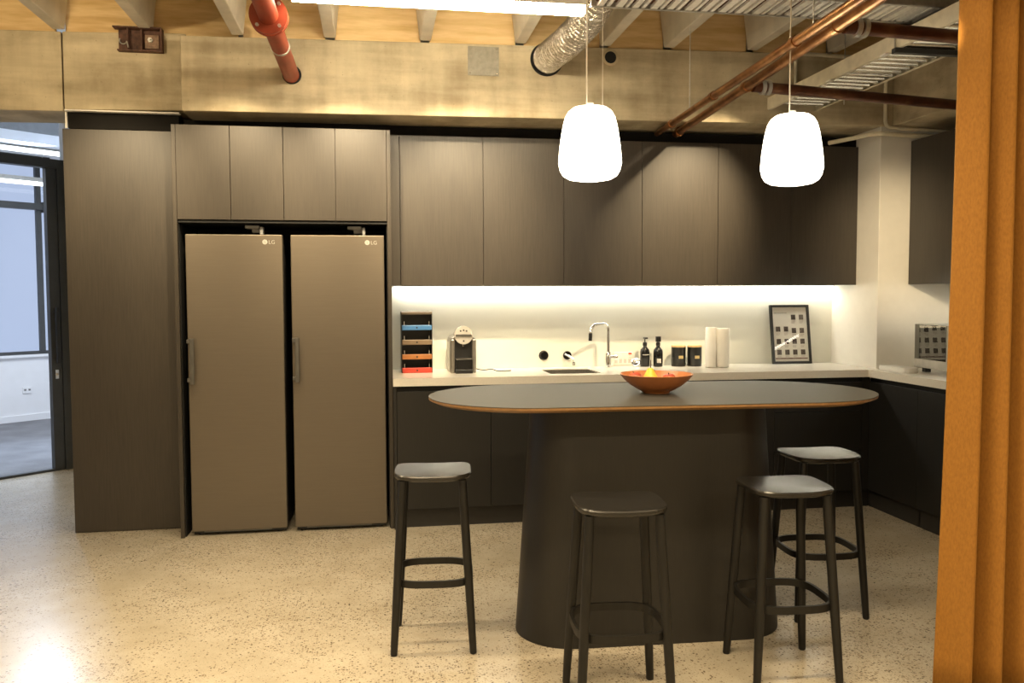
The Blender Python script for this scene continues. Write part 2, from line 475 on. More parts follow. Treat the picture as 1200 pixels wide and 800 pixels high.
g = bmesh.new(); fbox(g, -.058, -.03, -.036, -.029, .82, .90); lathe(g, [(0, 0), (.011, 0), (.011, .012), (0, .012)], 16, 'Y', tuple(FM @ Vector((-.044, -.036, .86)))); struct('door_lock', g, 'chrome', door)
# socket under the office window
t = Thing('wall_socket', 'white double power socket low on the office wall below the window', 'socket', tuple(FM @ Vector((1.10, 3.4, .34))))
g = bmesh.new(); fbox(g, 1.045, 1.155, 3.388, 3.4, .35, .43); t.part('face_plate', g, 'white_cool', bevel=.002)
for k in (1.075, 1.125):
    g = bmesh.new(); fbox(g, k - .012, k + .012, 3.384, 3.389, .385, .405); t.part('socket_rocker', g, 'grey')
# linear lights in the office
for off, z, lab in ((3.0, 2.905, 'lower linear white light hanging in the office behind glass'), (2.2, 3.16, 'higher linear white light under the office ceiling')):
    t = Thing('office_linear_light', lab, 'light', tuple(FM @ Vector((0, off, z))))
    g = bmesh.new(); fbox(g, -2.2, 1.6, off - .04, off + .04, z + .02, z + .07); t.part('housing', g, 'galv')
    g = bmesh.new(); fbox(g, -2.2, 1.6, off - .035, off + .035, z - .02, z + .0195); t.part('diffuser', g, 'led_cool')
    g = bmesh.new()
    for k in (-1.8, 1.2): fbox(g, k - .003, k + .003, off - .003, off + .003, z + .07, 3.748)
    t.part('suspension_wire', g, 'galv')

# ------------------------------------------------------------------ joinery: tall cabinet, fridge surround
t = Thing('tall_cabinet', 'tall dark veneer cabinet with one flat door standing beside the office entrance', 'cabinet', (-.445, .45, 0))
t.bx('carcass', (-.770, -.066, .266, .645, 0, 2.60), 'veneer')
t.bx('door', (-.772, -.064, .2435, .265, .004, 2.61), 'veneer')
sbox('trim_6', (-.735, -.0635, .236, .62, 2.612, 2.713), 'fascia')
t = Thing('fridge_surround', 'dark veneer panels framing the two refrigerators', 'fridge surround', (.61, .3, 0))
t.bx('side_panel', (-.062, -.038, .0, .645, 0, 2.61), 'veneer')
t.bx('side_panel', (1.262, 1.287, .0, .645, 0, 2.61), 'veneer')
t.bx('shelf_panel', (-.037, 1.261, .012, .60, 2.005, 2.022), 'shadow_gap')
t.bx('back_panel', (-.037, 1.261, .615, .645, 0, 2.60), 'shadow_gap')
t.bx('shade_lining', (-.0375, -.033, .03, .61, 0, 2.0), 'shadow_gap'); t.bx('shade_lining', (1.257, 1.2615, .03, .61, 0, 2.0), 'shadow_gap')  # black sheets paint the shade in the gaps beside the fridges
sbox('trim_7', (-.05, 1.29, .30, .62, 2.612, 2.70), 'fascia')
wd = (1.262 + .038) / 4
for i, (lab) in enumerate(('short overhead cupboard above the fridge by the tall cabinet', 'short overhead cupboard above the fridge next to the worktop')):
    x0 = -.038 + i * 2 * wd
    t = Thing('overhead_cupboard', lab + ', two plain dark doors', 'cupboard', (x0 + wd, .3, 2.023), 'cupboards above the fridges')
    t.bx('carcass', (x0 + .001, x0 + 2 * wd - .001, .022, .60, 2.024, 2.60), 'veneer')
    for k in (0, 1):
        t.bx('door', (x0 + k * wd + .0015, x0 + (k + 1) * wd - .0015, .0, .021, 2.024, 2.61), 'veneer')

# fridges
def make_fridge(x0, label):
    W = .595
    t = Thing('refrigerator', label, 'refrigerator', (x0 + W / 2, .3, 0), 'tall steel refrigerators')
    t.bx('body', (x0 + .003, x0 + W - .003, .10, .60, .03, 1.925), 'fridge_side', bevel=.004)
    d = t.bx('door', (x0, x0 + W, .032, .096, .03, 1.934), 'steel_fridge', bevel=.006, seg=3)
    bm = bmesh.new(); box(bm, x0 + .075, x0 + W - .10, .0345, .05, .024, .0295); t.part('trim_strip', bm, 'satin')
    bm = bmesh.new(); box(bm, x0 + .01, x0 + W - .01, .058, .098, .012, .0285); t.part('kick_grille', bm, 'black')
    bm = bmesh.new()
    for xx in (x0 + .05, x0 + W - .05): lathe(bm, [(0, 0), (.02, 0), (.02, .03), (0, .03)], 12, c=(xx, .085, 0))
    for xx in (x0 + .05, x0 + W - .05): lathe(bm, [(0, 0), (.02, 0), (.02, .03), (0, .03)], 12, c=(xx, .55, 0))
    t.part('levelling_foot', bm, 'black')
    # handle: vertical flat bar on two brackets, at the hinge-free edge
    h = bmesh.new(); box(h, x0 + .022, x0 + .047, -.022, -.006, .985, 1.275)
    hb = t.part('handle', h, 'satin', d, bevel=.003)
    for z in (1.0, 1.245):
        k = bmesh.new(); box(k, x0 + .004, x0 + .023, -.020, .032, z, z + .025)
        t.part('handle_bracket', k, 'satin', d, bevel=.002)
    # emblem: disc with a winking face and two letters beside it
    e = bmesh.new(); lathe(e, [(0, 0), (.016, 0), (.016, .002), (0, .002)], 24, 'Y', (x0 + W - .108, .032, 1.887))
    t.part('emblem_disc', e, 'silver', d)
    e = bmesh.new()
    cx, cz = x0 + W - .108, 1.887
    box(e, cx - .001, cx + .001, .0288, .0302, cz - .006, cz + .006); box(e, cx - .001, cx + .005, .0288, .0302, cz - .006, cz - .004)
    lathe(e, [(0, 0), (.0016, 0), (.0016, .0012), (0, .0012)], 10, 'Y', (cx - .006, .0300, cz + .005))
    t.part('emblem_face', e, 'grey', d)
    cu = bpy.data.curves.new('emblem_letters', 'FONT'); cu.body = 'LG'; cu.size = .034; cu.extrude = .0008
    cu.materials.append(M['silver'])
    tx = bpy.data.objects.new('emblem_letters', cu); COL.objects.link(tx)
    dg = bpy.context.evaluated_depsgraph_get(); me = bpy.data.meshes.new_from_object(tx.evaluated_get(dg))
    COL.objects.unlink(tx); bpy.data.objects.remove(tx)
    lo = bpy.data.objects.new('emblem_letters', me); COL.objects.link(lo)
    lo.parent = d; lo.rotation_euler = (PI / 2, 0, 0)
    lo.location = Vector((x0 + W - .086, .0308, 1.875)) - t.loc
    # hinge covers on top
    bm = bmesh.new(); box(bm, x0 + .36, x0 + .45, .07, .16, 1.975, 1.995); box(bm, x0 + .455, x0 + .475, .05, .12, 1.9345, 1.985)
    box(bm, x0 + .40, x0 + .47, .10, .15, 1.95, 1.98)
    t.part('hinge_cover', bm, 'grey', bevel=.003)
    return t
make_fridge(0, 'brushed steel refrigerator beside the tall dark cabinet, bar handle on its edge')
make_fridge(.6455, 'brushed steel refrigerator next to the worktop, its handle near the other fridge')

# ------------------------------------------------------------------ wall cupboards
zu0, zu1, yu, wu, xu0 = 1.6104, 2.6356, .2952, .5747, 1.3547
bm = bmesh.new(); box(bm, 1.289, xu0 - .002, yu, .637, zu0, zu1); struct('trim_8', bm, 'veneer')    # filler strip
labs = ('dark wall cupboard with two flat doors above the coffee machine', 'dark wall cupboard with two flat doors above the sink and tap',
        'dark wall cupboard with two flat doors, at the white column')
for i in range(3):
    x0 = xu0 + 2 * i * wu
    t = Thing('wall_cupboard', labs[i], 'cupboard', (x0 + wu, .46, zu0), 'wall cupboards over the back worktop')
    x1 = min(x0 + 2 * wu, 4.755)
    t.bx('carcass', (x0 + .001, x1 - .001, yu + .022, .637, zu0 + .004, zu1 - .006), 'veneer_base')
    for k in (0, 1):
        t.bx('door', (x0 + k * wu + .0015, min(x0 + (k + 1) * wu - .0015, 4.754), yu, yu + .021, zu0, zu1), 'veneer', bevel=.001)
    bm = bmesh.new()
    for k in (.003, wu, ):
        box(bm, x0 + k - .003, x0 + k + .003, yu + .004, yu + .016, zu0 - .006, zu0 + .001)
    t.part('bump_stop', bm, 'paper')
sbox('trim_9', (1.29, 4.757, .33, .62, zu1 + .001, 2.705), 'fascia')
# LED profile under the cupboards
t = Thing('led_strip', 'bright white lighting strip under the wall cupboards along the splashback', 'light', (3.0, .54, zu0))
t.bx('profile', (1.31, 4.74, .575, .63, zu0 - .006, zu0 + .003), 'silver', bevel=0)
t.bx('diffuser', (1.315, 4.735, .58, .625, zu0 - .010, zu0 - .0062), 'led_cab', bevel=0)
# side run
xs = 4.993
t = Thing('wall_cupboard', 'dark wall cupboard over the microwave, on the side wall', 'cupboard', (5.16, -.6, zu0), None)
t.bx('carcass', (xs + .022, XR - .014, -1.148, .014, zu0 + .004, zu1 - .006), 'veneer_base')
for k in (0, 1):
    t.bx('door', (xs, xs + .021, .016 - (k + 1) * wu + .0015, .016 - k * wu - .0015, zu0, zu1), 'veneer')
t = Thing('wall_cupboard', 'dark wall cupboard on the side wall, reaching behind the mustard curtain', 'cupboard', (5.16, -1.7, zu0), None)
t.bx('carcass', (xs + .022, XR - .014, -2.29, -1.151, zu0 + .004, zu1 - .006), 'veneer_base')
for k in (0, 1):
    t.bx('door', (xs, xs + .021, -1.15 - (k + 1) * wu + .005, -1.15 - k * wu - .0015, zu0, zu1), 'veneer')
t = Thing('led_strip', 'short white lighting strip under the side cupboards above the microwave', 'light', (5.2, -1.2, zu0))
t.bx('profile', (5.20, 5.255, -2.2, -.33, zu0 - .006, zu0 + .003), 'silver', bevel=0)
t.bx('diffuser', (5.205, 5.25, -2.19, -.335, zu0 - .010, zu0 - .0062), 'led_cab', bevel=0)

# ------------------------------------------------------------------ base cabinets and worktop
ZS0, ZS1 = .9488, 1.0003
yk, yf = .0136, -.032
secs = [1.31, 1.932, 2.604, 3.276, 3.948, 4.618]
bl = ['black base cabinet beside the fridge, door facing the window-side stool', 'black base cabinet under the coffee machine and sink, behind the island edge',
      'black base cabinet below the tap, hidden mostly by the island', 'black base cabinet behind the middle of the island', 'black base cabinet with three drawers in the corner by the side run']
bl[0] = 'black base cabinet with a flat door, beside the steel fridge'
for i in range(5):
    x0, x1 = secs[i], secs[i + 1]
    t = Thing('base_cabinet', bl[i], 'base cabinet', ((x0 + x1) / 2, .3, 0), 'base cabinets along the back wall')
    t.bx('plinth', (x0, x1, yk, yk + .02, 0, .128), 'kick', bevel=0)
    if i in (1, 2):
        t.bx('carcass', (x0 + .001, x1 - .001, -.008, .62, .13, .76), 'kick')
        t.bx('top_rail', (x0 + .001, x1 - .001, .0, .03, .762, .905), 'shadow_gap')
    else:
        t.bx('carcass', (x0 + .001, x1 - .001, -.008, .62, .13, .905), 'kick')
    t.bx('pull_channel', (x0, x1, -.004, .02, .906, .9475), 'shadow_gap', bevel=0)
    if i < 4:
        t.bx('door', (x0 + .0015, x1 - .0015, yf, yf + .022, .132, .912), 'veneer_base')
    else:
        for a, b in ((.132, .418), (.422, .704), (.708, .912)):
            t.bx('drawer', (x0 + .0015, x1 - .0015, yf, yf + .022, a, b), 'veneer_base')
sbox('trim_10', (1.289, 1.309, yf, .62, 0, ZS0 - .001), 'veneer_base')
sbox('trim_11', (4.6195, 4.674, yf, .0, .128, ZS0 - .002), 'veneer_base')
sbox('trim_12', (4.6185, 4.712, yk, yk + .02, 0, .128), 'kick')
xf = 4.676
ys = [.0, -.577, -1.15, -1.73, -2.3]
sl = ['black base cabinet on the side run touching the corner', 'black base cabinet on the side run under the microwave', 'black base cabinet on the side run next to the curtain',
      'black base cabinet on the side run, behind the curtain']
for i in range(4):
    y1, y0 = ys[i], ys[i + 1]
    t = Thing('base_cabinet', sl[i], 'base cabinet', (5.0, (y0 + y1) / 2, 0), 'base cabinets along the side wall')
    t.bx('plinth', (4.712, 4.732, y0, y1 + .012, 0, .128), 'kick', bevel=0)
    t.bx('carcass', (xf + .024, XR - .02, y0 + .001, y1 - .001, .13, .905), 'kick')
    t.bx('pull_channel', (xf + .028, xf + .05, y0, y1, .906, .9475), 'shadow_gap', bevel=0)
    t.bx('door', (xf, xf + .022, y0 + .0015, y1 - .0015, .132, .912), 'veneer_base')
# L-shaped worktop with a cut-out for the sink
sx0, sx1, sy0, sy1 = 2.365, 2.725, .09, .46
bm = bmesh.new()
outer = [(1.288, -.046), (4.652, -.046), (4.652, -2.32), (5.326, -2.32), (5.326, .018), (4.755, .018), (4.755, .636), (1.288, .636)]
# built from slabs that share edges
def slab(x0, x1, y0, y1): box(bm, x0, x1, y0, y1, ZS0, ZS1)
slab(1.288, sx0, -.046, .636); slab(sx1, 4.652, -.046, .636); slab(sx0, sx1, -.046, sy0); slab(sx0, sx1, sy1, .636)
slab(4.652, 4.755, -.046, .636); slab(4.652, 5.326, -2.32, -.046); slab(4.755, 5.326, -.046, .018)
bmesh.ops.remove_doubles(bm, verts=bm.verts[:], dist=1e-5)
t = Thing('worktop', 'long white stone worktop turning the corner on the black base cabinets', 'worktop', (3.0, .3, ZS0))
t.part('slab', bm, 'worktop')
# sink
t = Thing('sink', 'stainless steel sink basin set into the white worktop', 'sink', ((sx0 + sx1) / 2, (sy0 + sy1) / 2, .78))
bm = bmesh.new()
e = .002
box(bm, sx0 + e, sx1 - e, sy0 + e, sy1 - e, .79, .80)
box(bm, sx0 + e, sx0 + .006, sy0 + e, sy1 - e, .80, .995); box(bm, sx1 - .006, sx1 - e, sy0 + e, sy1 - e, .80, .995)
box(bm, sx0 + .006, sx1 - .006, sy0 + e, sy0 + .006, .80, .995); box(bm, sx0 + .006, sx1 - .006, sy1 - .006, sy1 - e, .80, .995)
t.part('basin', bm, 'steel')
bm = bmesh.new(); lathe(bm, [(0, .8005), (.04, .8005), (.042, .804), (.03, .806), (0, .803)], 24, c=(2.55, .30, 0)); t.part('drain', bm, 'chrome', smooth=True)

# ------------------------------------------------------------------ things on the worktop
Z = ZS1
# capsule rack
x0, x1, y0, y1 = 1.356, 1.572, .34, .56
t = Thing('capsule_rack', 'dark coffee capsule rack with blue, taupe, orange and red trays on the worktop', 'capsule rack', (1.464, .45, Z))
t.bx('side_panel', (x0, x0 + .006, y0 + .012, y1, Z, 1.42), 'black'); t.bx('side_panel', (x1 - .006, x1, y0 + .012, y1, Z, 1.42), 'black')
t.bx('back_panel', (x0 + .006, x1 - .006, y1 - .006, y1, Z, 1.42), 'black')
t.bx('header', (x0, x1, y0 + .01, y1, 1.408, 1.430), 'rackbrown', bevel=.005)
trays = []
for z, mname, cname in ((1.300, 'blue', 'blue'), (1.198, 'taupe', 'taupe'), (1.096, 'orange', 'orange'), (Z + .001, 'redtray', 'red')):
    bm = bmesh.new(); box(bm, x0 + .007, x1 - .007, y0 + .012, y1 - .008, z, z + .006)
    tr = t.part('tray', bm, 'black', bevel=.001)
    bm = bmesh.new(); box(bm, x0 + .004, x1 - .004, y0, y0 + .0115, z, z + .036)
    t.part('tray_front', bm, mname, tr, label=cname + ' tray front', bevel=.004)
    bm = bmesh.new(); lathe(bm, [(0, 0), (.006, 0), (.006, .002), (0, .002)], 14, 'Y', ((x0 + x1) / 2, y0 - .0002, z + .018)); t.part('tray_badge', bm, 'black', tr)
    bm = bmesh.new(); box(bm, x0 + .02, x0 + .023, y0 + .03, y0 + .033, z + .006, z + .062); box(bm, x1 - .023, x1 - .02, y0 + .03, y0 + .033, z + .006, z + .062)
    t.part('tray_post', bm, 'chrome', tr)
    trays.append((z, cname))
cap0 = None
for z, cname in trays:
    for k in range(5):
        cx = x0 + .045 + k * .0315
        if cap0 is None:
            bm = bmesh.new(); lathe(bm, [(0, 0), (.0145, 0), (.0145, .003), (.013, .004), (.0095, .024), (.006, .027), (0, .027)], 16)
            c = cap0 = mesh_obj('coffee_capsule', bm, 'capsule', smooth=True)
        else:
            c = cap0.copy(); COL.objects.link(c)
        c.location = (cx, y0 + .05, z + .0062)
        tag(c, 'small dark coffee capsule lined up in the %s tray of the rack' % cname, 'coffee capsule', 'capsules in the %s tray' % cname)

# coffee machine
cx, y0 = 1.783, .27
t = Thing('coffee_machine', 'silver and black capsule coffee machine with a round face beside the capsule rack', 'coffee machine', (cx, .42, Z))
bm = bmesh.new()
prof = [(-.092, Z), (.092, Z), (.092, 1.215), (.080, 1.243), (.055, 1.262), (-.055, 1.262), (-.080, 1.243), (-.092, 1.215)]
loft(bm, [[(cx + a, .30, z) for a, z in prof], [(cx + a, .58, z) for a, z in prof]])
t.part('body', bm, 'machine_silver', bevel=.006)
for s in (-1, 1):
    bm = bmesh.new(); box(bm, cx + s * .075 - .014, cx + s * .075 + .014, .272, .299, Z, 1.235); t.part('side_cheek', bm, 'machine_silver', bevel=.008)
t.bx('front_recess', (cx - .060, cx + .060, .288, .2995, Z + .012, 1.235), 'black')
bm = bmesh.new(); lathe(bm, [(0, 0), (.050, 0), (.060, .004), (.063, .012), (.063, .085), (0, .085)], 40, 'Y', (cx, .345, 1.265))
hd = t.part('brew_head', bm, 'head_silver', smooth=True)
for k, dz in ((-.021, .030), (0, .035), (.021, .030)):
    bm = bmesh.new(); lathe(bm, [(0, 0), (.006, 0), (.006, .003), (0, .003)], 14, 'Y', (cx + k, .262, 1.265 + dz)); t.part('button', bm, 'black', hd)
bm = bmesh.new(); box(bm, cx - .056, cx + .056, .250, .264, 1.256, 1.274); t.part('lever', bm, 'satin', hd, bevel=.003)
bm = bmesh.new(); lathe(bm, [(0, 0), (.006, 0), (.006, .003), (0, .003)], 14, 'Y', (cx, .262, 1.225)); t.part('button', bm, 'black', hd)
bm = bmesh.new(); lathe(bm, [(0, 1.185), (.007, 1.185), (.009, 1.205), (0, 1.205)], 14, c=(cx, .275, 0)); t.part('spout', bm, 'chrome', hd)
bm = bmesh.new(); box(bm, cx - .058, cx + .058, .225, .287, 1.098, 1.106); t.part('cup_shelf', bm, 'chrome', bevel=.002)
bm = bmesh.new()
box(bm, cx - .058, cx - .052, .235, .287, 1.035, 1.0975); box(bm, cx + .052, cx + .058, .235, .287, 1.035, 1.0975); box(bm, cx - .058, cx + .058, .235, .287, 1.028, 1.035)
t.part('drip_frame', bm, 'chrome')
t.bx('drip_base', (cx - .060, cx + .060, .228, .287, Z, 1.0275), 'black', bevel=.004)
bm = bmesh.new()
tube(bm, smooth_path([(cx + .094, .40, Z + .02), (1.93, .36, Z + .012), (1.99, .34, Z + .018), (2.03, .33, Z + .006), (2.10, .34, Z + .005), (2.13, .36, Z + .005)], 6), .0038, 8)
t.part('power_cord', bm, 'black', smooth=True)

# wall fittings
bm = bmesh.new(); lathe(bm, [(0, 0), (.030, 0), (.030, .02), (0, .02)], 32, 'Y', (2.427, .637, 1.09))
t = Thing('tap_control', 'plain black round knob on the splashback, nearer the coffee machine', 'knob', (2.427, .637, 1.09))
t.part('dial', bm, 'blackgloss', bevel=.002)
bm = bmesh.new(); lathe(bm, [(0, 0), (.037, 0), (.037, .006), (0, .006)], 32, 'Y', (2.424, .6375, 1.09)); t.part('backplate', bm, 'chrome')
t = Thing('tap_control', 'black round knob on the splashback with a small hanging tag', 'knob', (2.605, .637, 1.088))
bm = bmesh.new(); lathe(bm, [(0, 0), (.032, 0), (.032, .012), (0, .012)], 32, 'Y', (2.605, .637, 1.088)); t.part('dial', bm, 'blackgloss', bevel=.002)
bm = bmesh.new(); tube(bm, [(2.585, .62, 1.098), (2.62, .59, 1.078), (2.64, .575, 1.062)], .008, 10); t.part('lever', bm, 'chrome', smooth=True)
bm = bmesh.new()
for a, b in (((2.637, 1.054), (2.645, 1.022)),): tube(bm, [(a[0], .572, a[1]), (b[0], .572, b[1])], .0022, 6)
box(bm, 2.632, 2.652, .570, .574, 1.018, 1.022); box(bm, 2.632, 2.652, .570, .574, 1.036, 1.040); box(bm, 2.632, 2.636, .570, .574, 1.018, 1.040); box(bm, 2.648, 2.652, .570, .574, 1.018, 1.040)
t.part('hanging_tag', bm, 'black')
# tap
tx, ty = 2.893, .52
t = Thing('kitchen_tap', 'tall chrome gooseneck tap with a black tip behind the sink', 'tap', (tx, ty, Z))
bm = bmesh.new(); lathe(bm, [(0, Z), (.027, Z), (.027, Z + .008), (.022, Z + .012), (.022, Z + .105), (.018, Z + .115), (0, Z + .115)], 24, c=(tx, ty, 0)); t.part('tap_body', bm, 'chrome', smooth=True)
bm = bmesh.new(); path = fillet([(tx, ty, Z + .11), (tx, ty, 1.328), (tx - .150, ty - .08, 1.322), (tx - .158, ty - .085, 1.235)], .055, 7)
tube(bm, path, .0115, 14); t.part('spout', bm, 'chrome', smooth=True)
bm = bmesh.new(); tube(bm, [(tx - .1582, ty - .0851, 1.262), (tx - .1605, ty - .086, 1.205)], .0135, 14); t.part('aerator', bm, 'black', smooth=True)
bm = bmesh.new(); tube(bm, [(tx + .02, ty, Z + .075), (tx + .05, ty - .005, Z + .075)], .016, 14); lathe(bm, [(0, 0), (.02, 0), (.022, .012), (.02, .024), (0, .024)], 20, 'X', (tx + .045, ty - .005, Z + .075))
lv = t.part('handle', bm, 'chrome', smooth=True)
# power outlet on the splashback
t = Thing('power_outlet', 'pale four-gang power outlet with red switch on the splashback', 'outlet', (3.033, .637, 1.01))
t.bx('face_plate', (2.965, 3.115, .628, .6375, 1.012, 1.105), 'white', bevel=.003)
for k in range(4):
    x = 2.985 + k * .036
    t.bx('socket', (x - .012, x + .012, .6262, .6279, 1.022, 1.055), 'caption'); t.bx('rocker', (x - .008, x + .008, .624, .6279, 1.066, 1.086), 'white')
t.bx('red_switch', (3.082, 3.108, .6225, .6279, 1.089, 1.101), 'red_light', label='small red switch')
# small chrome plug leaning on the outlet
bm = bmesh.new(); lathe(bm, [(0, 0), (.024, 0), (.032, .007), (.034, .012), (.029, .014), (.022, .009), (0, .009)], 28)
bmesh.ops.rotate(bm, verts=bm.verts[:], cent=(0, 0, 0), matrix=Matrix.Rotation(math.radians(62), 3, 'X')); bmesh.ops.rotate(bm, verts=bm.verts[:], cent=(0, 0, 0), matrix=Matrix.Rotation(math.radians(-20), 3, 'Z'))
mz = min(v.co.z for v in bm.verts)
bmesh.ops.translate(bm, verts=bm.verts[:], vec=(3.125, .57, Z - mz + .0005))
solo('sink_plug', bm, 'chrome', 'small shiny metal sink strainer leaning upright on the worktop by the outlet', 'sink strainer', (3.128, .565, Z), smooth=True)

# soap bottles
def bottle(cx, cy, label, wide):
    t = Thing('soap_bottle', label, 'bottle', (cx, cy, Z), 'soap bottles on the worktop')
    bm = bmesh.new(); lathe(bm, [(0, Z), (.033, Z), (.036, Z + .005), (.036, Z + .112), (.033, Z + .128), (.016, Z + .147), (.0135, Z + .152), (.0135, Z + .165), (0, Z + .165)], 28, c=(cx, cy, 0))
    t.part('bottle_body', bm, 'blackgloss', smooth=True)
    bm = bmesh.new(); lathe(bm, [(0, Z + .158), (.0165, Z + .158), (.0165, Z + .180), (.009, Z + .186), (0, Z + .186)], 20, c=(cx, cy, 0)); t.part('collar', bm, 'black', smooth=True)
    bm = bmesh.new()
    if wide:
        box(bm, cx - .018, cx + .018, cy - .016, cy + .014, Z + .187, Z + .228)
    else:
        tube(bm, [(cx, cy, Z + .185), (cx, cy, Z + .212)], .0045, 10); box(bm, cx - .011, cx + .011, cy - .042, cy + .012, Z + .210, Z + .222)
    t.part('pump_head', bm, 'black', bevel=.003)
    bm = bmesh.new(); n = 8; zz = (Z + .03, Z + .062) if wide else (Z + .088, Z + .094)
    A0, A1 = (-PI / 2 - (.55 if wide else .8), -PI / 2 + (.35 if wide else .8))
    rings = [[(cx + .0365 * math.cos(A0 + (A1 - A0) * k / n), cy + .0365 * math.sin(A0 + (A1 - A0) * k / n), z) for k in range(n + 1)] for z in zz]
    loft(bm, rings, cap=False, closed=False); t.part('bottle_label', bm, 'caption', label='pale printed label')
bottle(3.186, .545, 'black soap pump bottle nearer the power outlet, slim nozzle', False)
bottle(3.283, .525, 'black bottle with a broad cap next to the canisters, pale label', True)
# canisters
for cx, cy, lab in ((3.446, .53, 'black canister with wooden lid and brass label, beside the soap bottles'), (3.566, .51, 'black canister with wooden lid and brass label, beside the paper towels')):
    t = Thing('canister', lab, 'canister', (cx, cy, Z), 'black kitchen canisters')
    bm = bmesh.new(); lathe(bm, [(0, Z), (.052, Z), (.054, Z + .003), (.054, Z + .145), (0, Z + .145)], 36, c=(cx, cy, 0)); t.part('canister_body', bm, 'black', smooth=True)
    bm = bmesh.new(); lathe(bm, [(0, Z + .1452), (.055, Z + .1452), (.055, Z + .156), (.052, Z + .159), (0, Z + .159)], 36, c=(cx, cy, 0)); t.part('lid', bm, 'wood_lid', smooth=True)
    t.bx('label_plate', (cx - .018, cx + .018, cy - .0565, cy - .053, Z + .060, Z + .082), 'brass')
# paper towel rolls
for cx, cy, r, h, lab in ((3.632, .355, .040, .300, 'slim white paper towel roll standing beside the black canisters'), (3.722, .355, .050, .290, 'fuller white paper towel roll standing beside the slim roll')):
    bm = bmesh.new(); lathe(bm, [(.018, Z + .004), (r - .002, Z + .004), (r, Z + .008), (r, Z + h - .003), (r - .002, Z + h), (.018, Z + h), (.018, Z + .004)], 36, c=(cx, cy, 0))
    t = Thing('paper_towel_roll', lab, 'paper towel', (cx, cy, Z), 'paper towel rolls')
    t.part('paper', bm, 'paper', smooth=True)
    bm = bmesh.new(); lathe(bm, [(0, Z), (.017, Z), (.017, Z + h - .006), (0, Z + h - .006)], 20, c=(cx, cy, 0)); t.part('core', bm, 'wood_lid', smooth=True)
# framed poster leaning on the splashback
t = Thing('framed_poster', 'black framed chart of small pictures leaning on the splashback', 'framed poster', (4.445, .57, Z))
W2, H2 = .162, .462
A = Matrix.Translation((4.385, .555, Z + .001)) @ Matrix.Rotation(math.radians(-9.0), 4, 'X')
def pbox(bm, *b): box(bm, *b, mtx=A)
def ppart(name, mat, *bs, **kw):
    bm = bmesh.new()
    for b in bs: pbox(bm, *b)
    return t.part(name, bm, mat, **kw)
fr = .018
ppart('frame', 'black', (-W2, -W2 + fr, -.012, .014, 0, H2), (W2 - fr, W2, -.012, .014, 0, H2), (-W2 + fr, W2 - fr, -.012, .014, 0, fr), (-W2 + fr, W2 - fr, -.012, .014, H2 - fr, H2), bevel=.002)
ppart('poster', 'paper', (-W2 + fr, W2 - fr, .002, .010, fr, H2 - fr))
cells = []; caps = []
for r_ in range(4):
    for c_ in range(4):
        if (r_, c_) in ((0, 0), (0, 1)): continue
        px = -.100 + c_ * .066; pz = .345 - r_ * .085 + (.02 if (r_ == 0) else 0) + (.012 if (r_ == 1 and c_ < 2) else 0)
        cells.append((px - .018, px + .018, .0004, .0019, pz - .02, pz + .02))
        for q_ in range(3): caps.append((px - .017, px + .017 - q_ * .004, .001, .0019, pz - .031 - q_ * .008, pz - .027 - q_ * .008))
ppart('printed_picture', 'smallimg', *cells)
ppart('printed_caption', 'caption', *caps, (-.13, -.02, .001, .0019, .395, .402))
ppart('printed_band', 'dark_red', (-W2 + fr + .01, W2 - fr - .01, .001, .0019, .038, .046))
ppart('glass_pane', 'frameglass', (-W2 + fr, W2 - fr, -.006, -.004, fr, H2 - fr))

# microwave: rotated a little on the side run
t = Thing('microwave', 'silver microwave oven with dark mirrored door on the side worktop', 'microwave', (5.0, -.33, Z))
a = Vector((4.905, -.20, 0)); b = Vector((4.868, -.70, 0)); d = (b - a).normalized(); nrm = Vector((-d.y, d.x, 0))     # nrm points to the wall
if nrm.x < 0: nrm = -nrm
MW = Matrix(((d.x, nrm.x, 0, a.x), (d.y, nrm.y, 0, a.y), (0, 0, 1, 0), (0, 0, 0, 1)))
Wm = .50
def mp(name, mat, *bs, **kw):
    bm = bmesh.new()
    for q in bs: box(bm, *q, mtx=MW)
    return t.part(name, bm, mat, **kw)
mp('casing', 'silver', (0, Wm, .021, .30, Z + .03, 1.335), bevel=.004)
dr = mp('door', 'silver', (0, .375, 0, .02, Z + .032, 1.333), bevel=.002)
mp('door_glass', 'mirror_door', (.006, .372, -.002, .003, Z + .092, 1.329), parent=dr)
pn = mp('control_panel', 'silver', (.378, Wm, .0, .02, Z + .032, 1.333), bevel=.002)
mp('display', 'display', (.40, .47, -.002, .001, 1.275, 1.305), parent=pn)
bs = []
for r_ in range(5):
    for c_ in range(3): bs.append((.40 + c_ * .025, .42 + c_ * .025, -.002, .001, 1.10 + r_ * .03, 1.118 + r_ * .03))
mp('keypad', 'grey', *bs, parent=pn)
mp('foot', 'black', (.05, .09, .03, .07, Z + .0005, Z + .03)); mp('foot', 'black', (.42, .46, .03, .07, Z + .0005, Z + .03))
mp('foot', 'black', (.05, .09, .24, .28, Z + .0005, Z + .03)); mp('foot', 'black', (.42, .46, .24, .28, Z + .0005, Z + .03))
